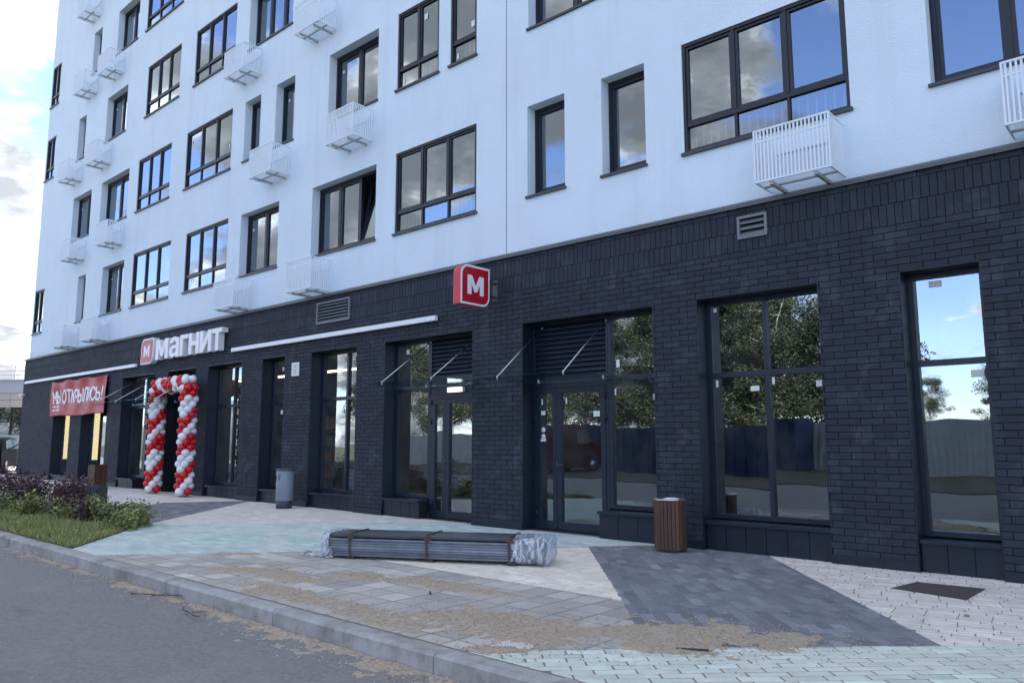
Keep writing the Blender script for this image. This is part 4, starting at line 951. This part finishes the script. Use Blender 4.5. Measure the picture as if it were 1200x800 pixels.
for i, q_ in enumerate(pts): vs += [(q_.x, q_.y, q_.z), (q_.x + .05 - .008 * i, q_.y - .004, q_.z + .012)]
b.add(vs, [(2 * i, 2 * i + 2, 2 * i + 3, 2 * i + 1) for i in range(4)], smooth=True); b.build('loose_strap', M_FILM, bu, fix=False)
# torn film scrap trailing on the ground at the left end
b = MB(); nn = 14
for i in range(nn + 1):
    for j in range(nn + 1):
        u, v = i / nn, j / nn; b.v.append((-.25 + .5 * u + .04 * noise.noise(Vector((u * 4, v * 4, 1))), -.12 + .24 * v * (1 - .4 * u) + .03 * noise.noise(Vector((u * 4, v * 4, 7))), .008 + max(0, .035 * noise.noise(Vector((u * 5, v * 5, 3)))) + .02 * v))
for i in range(nn):
    for j in range(nn): b.f.append([i * (nn + 1) + j, (i + 1) * (nn + 1) + j, (i + 1) * (nn + 1) + j + 1, i * (nn + 1) + j + 1]); b.t.append(.5); b.mi.append(0); b.sm.append(True)
o = b.build('plastic_scrap', M_FILM, None, (-8.22, -3.83, g(-8.2)), fix=False); o.rotation_euler = (0, 0, .3); tag(o, 'torn scrap of plastic film lying before the metal bundle end', 'plastic film')

# ------------------------------------------------------------------ planting
ZG = ccw([(-13.24, -3.86), (-11.12, -5.655), (-60, -5.655), (-60, -3.7), (-19, -3.55), (-15.5, -3.35)])
def in_poly(x, y, P):
    c = False
    for i in range(len(P)):
        (x1, y1), (x2, y2) = P[i], P[i - 1]
        if (y1 > y) != (y2 > y) and x < (x2 - x1) * (y - y1) / (y2 - y1) + x1: c = not c
    return c
b = MB(); b.add([(x, y, g(x) + .004) for x, y in ZG], [tuple(range(len(ZG)))]); tag(b.build('planting_bed', M_SOIL), kind='structure')
b = MB(); gr = random.Random(5); cnt = 0
while cnt < 42000:
    x = -11.2 - abs(gr.gauss(0, 1)) * 6 if gr.random() < .8 else gr.uniform(-40, -11); y = gr.uniform(-5.65, -3.4)
    if x < -42 or not in_poly(x, y, ZG): continue
    if y > -4.6 + .12 * gr.gauss(0, 1) and gr.random() < .8 and x < -12.2: continue
    gn = fb(x, y, 1.7, 3)
    if gn < -.45 and gr.random() < .8: continue
    cnt += 1; h = gr.uniform(.03, .10) * (1.7 if gr.random() < .06 else 1) * max(.5, .95 + .7 * gn); a = gr.uniform(0, 6.28); w_ = .004 + .0015 * gr.random(); dx, dy = math.cos(a) * w_, math.sin(a) * w_; lx, ly = gr.gauss(0, .035), gr.gauss(0, .035); z0 = g(x) + .002
    b.add([(x - dx, y - dy, z0), (x + dx, y + dy, z0), (x + lx * .4 + dx * .7, y + ly * .4 + dy * .7, z0 + h * .6), (x + lx, y + ly, z0 + h), (x + lx * .4 - dx * .7, y + ly * .4 - dy * .7, z0 + h * .6)], [(0, 1, 2, 3, 4)], tone=gr.random())
tag(b.build('grass', M_GRASS, fix=False), 'short mown grass strip along the kerb', 'grass', None, 'stuff')
def bush(x, y, h, r, n, m, ls, seed, label, group, name='bush', upright=True):
    rr = random.Random(seed); t = thing(name, label, 'bush', (x, y, g(x)), 0, group); lb = MB(); sb = MB()
    ns = 9 if upright else 6
    for i in range(ns):
        a = rr.uniform(0, 6.28); d = rr.uniform(.25, 1) * r; p = Vector((rr.gauss(0, .05), rr.gauss(0, .05), 0)); tip = Vector((math.cos(a) * d, math.sin(a) * d, h * rr.uniform(.65, 1.05))); q0 = p; seg = 6
        for k in range(1, seg + 1):
            t_ = k / seg; q1 = p.lerp(tip, t_) + Vector((rr.gauss(0, .025), rr.gauss(0, .025), 0)); sb.bar(q0, q1, .007 * (1.1 - t_) + .002, 5, .006 * (1.05 - t_) + .0015, cap=False)
            if k >= 2:
                for _ in range(int(n / ns / 5)):
                    c = q0.lerp(q1, rr.random()) + Vector((rr.gauss(0, .075), rr.gauss(0, .075), rr.gauss(0, .055))); u = Vector((rr.gauss(0, 1), rr.gauss(0, 1), rr.gauss(0, .7))).normalized(); v = Matrix.Rotation(rr.uniform(0, 6.28), 3, u) @ u.orthogonal().normalized(); kk = ls * rr.uniform(.5, 1.6)
                    if c.z < .015: c.z = .015
                    lb.add([c - u * kk, c + v * kk * .55 - u * kk * .1, c + u * kk, c - v * kk * .55 - u * kk * .1], [(0, 1, 2, 3)], tone=rr.random())
            q0 = q1
    lb.build('foliage', m, t, fix=False); sb.build('stem', M_TWIG, t, fix=False)
PB = 'purple bushes in the planting strip'; GBS = 'low green bushes in the planting strip'
for i, (x, y, h, r) in enumerate([(-15.2, -4.35, .82, .42), (-15.9, -4.15, .78, .42), (-16.8, -4.45, .70, .4), (-17.8, -4.2, .85, .5), (-18.9, -4.5, .95, .5), (-20.2, -4.3, 1.1, .6), (-21.6, -4.5, 1.15, .6), (-23.2, -4.3, 1.1, .6), (-19.6, -3.9, .8, .4)]):
    bush(x, y, h * .88, r, 1300, M_PURPLE, .026, 100 + i, 'dark purple leaved upright bush in the grass strip', PB)
for i, (x, y, h, r) in enumerate([(-13.05, -4.05, .34, .30), (-13.55, -4.25, .36, .34), (-14.1, -4.05, .40, .36), (-14.6, -4.45, .38, .36), (-13.5, -3.92, .30, .26), (-12.75, -4.3, .24, .24), (-16.2, -4.7, .4, .4), (-17.4, -4.8, .42, .4), (-19.3, -4.9, .4, .4)]):
    bush(x, y, h, r, 1000, M_GREENL if i % 3 != 1 else M_OLIVE, .026, 200 + i, 'low yellow-green leafy bush at the foot of the purple bushes', GBS, upright=False)
for i, (x, y, h, r) in enumerate([(-14.15, -4.4, .45, .3), (-13.3, -4.1, .36, .22)]): bush(x, y, h, r, 500, M_PURPLE, .024, 300 + i, 'small purple bush growing among the low green bushes', 'small purple bushes among the green', upright=False)

# ------------------------------------------------------------------ far left: low pavilion, parked car, scooter
fx = Vector((-51.9, 5.0)); e1 = Vector((.749, .6625)).normalized(); e2 = Vector((-e1.y, e1.x)); az = math.atan2(e1.y, e1.x)
pv = thing('pavilion_building', 'low grey building with dark window band and roof railing beyond the corner', 'building', (fx.x, fx.y, 0), az)
def pbox(name, m, q, parent=None): b = MB(); b.box(*q); return b.build(name, m, parent or pv)
pbox('wall', M_FARW, (-22, 9, 0, 10, -.4, 2.0)); pbox('wall', M_FARW, (-22, 9, -.05, 10, 4.45, 5.15)); pbox('wall', M_INTD, (-21.9, 8.9, .45, 10, 2.0, 3.62)); pbox('roof', M_FARW, (-22.1, 9.1, -.12, 10, 5.15, 5.25))
for i in range(20): pbox('tile_panel', M_FARB, (-22 + i * 1.55, -22 + i * 1.55 + 1.53, 0., .44, 3.62, 4.02)); pbox('tile_panel', M_FARB, (-22 + i * 1.55, -22 + i * 1.55 + 1.53, 0., .44, 4.04, 4.44))
for i in range(20):
    x = -22 + i * 1.55; fr = pbox('window', M_FRAME, (x + .0, x + .06, .1, .2, 2.0, 3.62)); pbox('mullion', M_FRAME, (x + .06, x + 1.55, .1, .18, 2.75, 2.82), fr)
    b = MB(); b.quad((x + .06, .16, 2.0), (x + 1.55, .16, 2.0), (x + 1.55, .16, 3.62), (x + .06, .16, 3.62)); b.build('pane', M_SHOPGLASS, fr, fix=False)
for i in range(22): pbox('railing_post', M_RAIL, (-22 + i * 1.45, -21.95 + i * 1.45, .1, .15, 5.25, 6.05))
for z in (5.5, 5.75, 6.02): pbox('railing_bar', M_RAIL, (-22, 9, .11, .14, z, z + .03))

def vehicle(name, label, cat, loc, rz, prof, glassy, Wd, m, wheels, wr=.33, tail=None):
    """side profile extruded with a rounded, tapering section"""
    t = thing(name, label, cat, loc, rz); b = MB(); n = len(prof); zmax = max(z for _, z in prof); zb = min(z for _, z in prof); secs = [(-1, .90), (-.97, .97), (-.8, 1.), (.8, 1.), (.97, .97), (1, .90)]
    def pos(x, z, s_, k):
        tap = 1 - .16 * max(0, (z - .95) / (zmax - .95)) ** 1.2
        cx_, cz_ = 0, .75; return (cx_ + (x - cx_) * (1 - (1 - k) * .35), s_ * Wd / 2 * tap, cz_ + (z - cz_) * (1 - (1 - k) * .6))
    for s_, k in secs: b.v += [pos(x, z, s_, k) for x, z in prof]
    for a in range(len(secs) - 1):
        for i in range(n): b.f.append([a * n + i, a * n + (i + 1) % n, (a + 1) * n + (i + 1) % n, (a + 1) * n + i])
    b.f.append(list(range(n))); b.f.append(list(range(6 * n - 1, 5 * n - 1, -1)))
    b.t = [.5] * len(b.f); b.mi = [0] * len(b.f); b.sm = [True] * (len(b.f) - 2) + [False] * 2
    b.build('body', m, t)
    for poly in glassy:
        for s_ in (-1, 1):
            q = MB(); q.add([(x, s_ * (Wd / 2 * (1 - .16 * max(0, (z - .95) / (zmax - .95)) ** 1.2) * 1.004 + .004), z) for x, z in poly], [tuple(range(len(poly)))]); q.build('window', M_CARG, t, fix=False)
    for x in wheels:
        for s_ in (-1, 1):
            q = MB(); y = s_ * (Wd / 2 - .1); q.bar((x, y - .11, wr), (x, y + .11, wr), wr, 24); wl = q.build('wheel', M_TYRE, t); q = MB(); q.bar((x, y - .115, wr), (x, y + .115, wr), wr * .62, 20); q.build('rim', M_RIM, wl)
    xf = max(x for x, _ in prof); xb = min(x for x, _ in prof)
    for s_ in (-1, 1):
        q = MB(); q.box(xf - .14, xf + .002, s_ * Wd * .36 - .16, s_ * Wd * .36 + .16, .62, .76); q.build('headlight', M_LIGHTG, t); q = MB(); q.box(xb - .003, xb + .12, s_ * Wd * .38 - .1, s_ * Wd * .38 + .1, .72, .98); q.build('tail_light', M_REDL, t)
    q = MB(); q.box(xb - .012, xb + .05, -.26, .26, .52, .63); q.build('number_plate', M_STICK, t)
    return t
vehicle('parked_car', 'dark parked car half hidden behind the far brick corner', 'car', (-38.7, .6, g(-38) - .06), R(150),
        [(-2.1, .35), (-2.15, .75), (-2.05, 1.0), (-1.5, 1.42), (-.5, 1.52), (.3, 1.47), (1.1, 1.02), (1.95, .85), (2.15, .65), (2.12, .35), (1.7, .28), (-1.7, .28)],
        [[(-1.55, 1.02), (-1.3, 1.36), (-.5, 1.44), (-.4, 1.02)], [(-.33, 1.02), (-.43, 1.44), (.28, 1.39), (.9, 1.02)]], 1.78, M_CAR, (-1.35, 1.3))
t = thing('kick_scooter', 'kick scooter leaning by the far brick corner', 'scooter', (-34.1, -.75, g(-34)), R(35))
b = MB(); b.box(-.55, .15, -.06, .06, .10, .135); b.build('deck', M_BINMET, t)
for x in (-.62, .34):
    b = MB(); b.bar((x, -.03, .1), (x, .03, .1), .1, 18); wl = b.build('wheel', M_TYRE, t); b = MB(); b.bar((x, -.032, .1), (x, .032, .1), .06, 14); b.build('rim', M_RIM, wl)
b = MB(); b.bar((.34, -.045, .1), (.24, -.03, .45), .02, 8); b.bar((.34, .045, .1), (.24, .03, .45), .02, 8); b.bar((.15, 0, .12), (.24, 0, .4), .025, 8); b.build('fork', M_RIM, t)
b = MB(); b.bar((.24, 0, .42), (.13, 0, 1.02), .022, 10); b.build('stem', M_WOOD, t); b = MB(); b.bar((.13, -.25, 1.02), (.13, .25, 1.02), .017, 8); b.build('handlebar', M_TYRE, t)

# ------------------------------------------------------------------ across the road (seen mirrored in the shop windows)
sheet('verge', M_VERGE, -120, 60, -75, -15.5, -.12, 20)
FY = -27.0
fen = thing('site_fence', 'long pale sheet fence across the road, mirrored in the shop windows', 'fence', (-20, FY, -.1))
q = MB(); nn = 16; W = 2.0
for i in range(nn): x0, x1 = W * i / nn, W * (i + 1) / nn; y0, y1 = (.0 if i % 2 else .03), (.0 if (i + 1) % 2 else .03); q.quad((x0, y0, 0), (x1, y1, 0), (x1, y1, 2.25), (x0, y0, 2.25))
pm = q.mesh('fence_panel', M_FENCE)
for i in range(-14, 14):
    if i in (-6, -7, -8): continue
    link('fence_panel', pm, fen, (i * W, 0, .05))
    b = MB(); b.box(i * W - .03, i * W + .03, -.09, -.03, 0, 2.3); b.build('post', M_BINMET, fen)
for cx_, lab in ((-16.9, 'blue shipping container mirrored in the two-bay shop window'), (-24.3, 'blue shipping container behind the van, mirrored beside the door glass')):
    t = thing('site_container', lab, 'container', (cx_, -25.4, -.1), 0, 'shipping containers across the road')
    b = MB()
    for i in range(24):
        x0 = -3.0 + i * .25; d = .03 if i % 2 else 0
        b.box(x0, x0 + .25, 1.2 - d, 1.22 - d, .15, 2.35)
    b.build('side_panel', M_BLUE, t); b = MB(); b.box(-3.02, 3.02, -1.22, 1.15, 0, 2.5); b.build('body', M_BLUE, t)
    for z_ in (.07, 2.42): b = MB(); b.box(-3.03, 3.03, 1.151, 1.235, z_ - .07, z_ + .08); b.build('rail', M_BLUE, t)
vehicle('parked_van', 'maroon van parked across the road, mirrored in the shop door glass', 'van', (-23.5, -19.5, -.0), R(-80),
        [(-2.5, .4), (-2.55, 1.0), (-2.45, 2.2), (-2.2, 2.35), (.9, 2.35), (1.3, 2.2), (1.95, 1.35), (2.6, 1.1), (2.75, .8), (2.7, .4), (2.2, .3), (-2.1, .3)],
        [[(.75, 1.35), (.8, 2.0), (1.2, 2.0), (1.75, 1.35)]], 2.0, M_VAN, (-1.6, 1.7), .35)
def tree_proto(h, seed, leafm, ls):
    rr = random.Random(seed); root = link('tree', None); tb = MB(); lb = MB(); p = Vector((0, 0, -.2)); pts = [p]
    for k in range(1, 9): pts.append(Vector((rr.gauss(0, .12) * k * .3, rr.gauss(0, .12) * k * .3, h * .9 * k / 8)))
    for k in range(8): tb.bar(pts[k], pts[k + 1], .16 * (1 - k / 8.6), 8, .16 * (1 - (k + 1) / 8.6), cap=False)
    for i in range(38):
        k = rr.uniform(.16, .98); base = pts[min(7, int(k * 8))].lerp(pts[min(8, int(k * 8) + 1)], k * 8 % 1); a = rr.uniform(0, 6.28); ln = h * .27 * (1.15 - k) ** .7 * rr.uniform(.6, 1.15) + .4; d = Vector((math.cos(a), math.sin(a), rr.uniform(.25, .8))).normalized(); q0 = base
        for s_ in range(1, 5):
            q1 = base + d * ln * s_ / 4 + Vector((0, 0, -.06 * s_ * s_ * .3)); tb.bar(q0, q1, .04 * (1.1 - s_ / 4.5), 5, .04 * (1.1 - (s_ + 1) / 5.5), cap=False)
            if s_ >= 2: leafball(lb, q1 + Vector((rr.gauss(0, .2), rr.gauss(0, .2), rr.gauss(0, .2))), rr.uniform(.45, .95), 230, ls, rr, .85)
            q0 = q1
    lb.build('crown', leafm, root, fix=False); tb.build('trunk', M_BARK, root, fix=False); return root
TP = [tree_proto(11, 1, M_TREEL2, .07), tree_proto(9.5, 2, M_TREEL, .075), tree_proto(12.5, 3, M_TREEL2, .065)]
used = [False] * 3
rr = random.Random(11)
TREES = [(-15.8, -44, 0, .95), (-17.8, -40, 1, 1.2), (-19.5, -45, 2, 1.1), (-21.4, -41, 0, 1.15), (-23.4, -44, 2, 1.05), (-25.2, -40, 1, 1.35), (-27.6, -45, 0, 1.2), (-30, -41, 2, 1.1), (-33.0, -44, 1, 1.3), (-36, -42, 0, 1.2), (-40, -45, 2, 1.1), (-45, -43, 1, 1.3), (-50, -44, 0, 1.2), (-56, -43, 1, 1.3), (-63, -45, 2, 1.2), (-70, -44, 1, 1.4), (-16.8, -47, 1, 1.35), (-22.6, -47, 1, 1.4), (-19, -48, 1, 1.4), (-26.5, -48, 1, 1.4), (-30.5, -48, 1, 1.4), (-8.3, -47, 1, .72), (-5.2, -44, 0, .7), (-12.6, -46, 2, .5), (-2, -43, 1, .8), (2, -45, 0, .9)]
for x, y, k, s_ in TREES:
    if used[k]: o = copy_tree(TP[k])
    else: o = TP[k]; used[k] = True
    o.location = (x, y, -.1); o.rotation_euler = (0, 0, rr.uniform(0, 6.28)); o.scale = (s_ * 1.05, s_ * 1.05, s_)
    tag(o, ('pale-trunked birch' if k != 1 else 'dense dark leafy tree') + ' beyond the fence, mirrored in the shop windows', 'tree', 'birches beyond the fence' if k != 1 else 'dense trees beyond the fence')
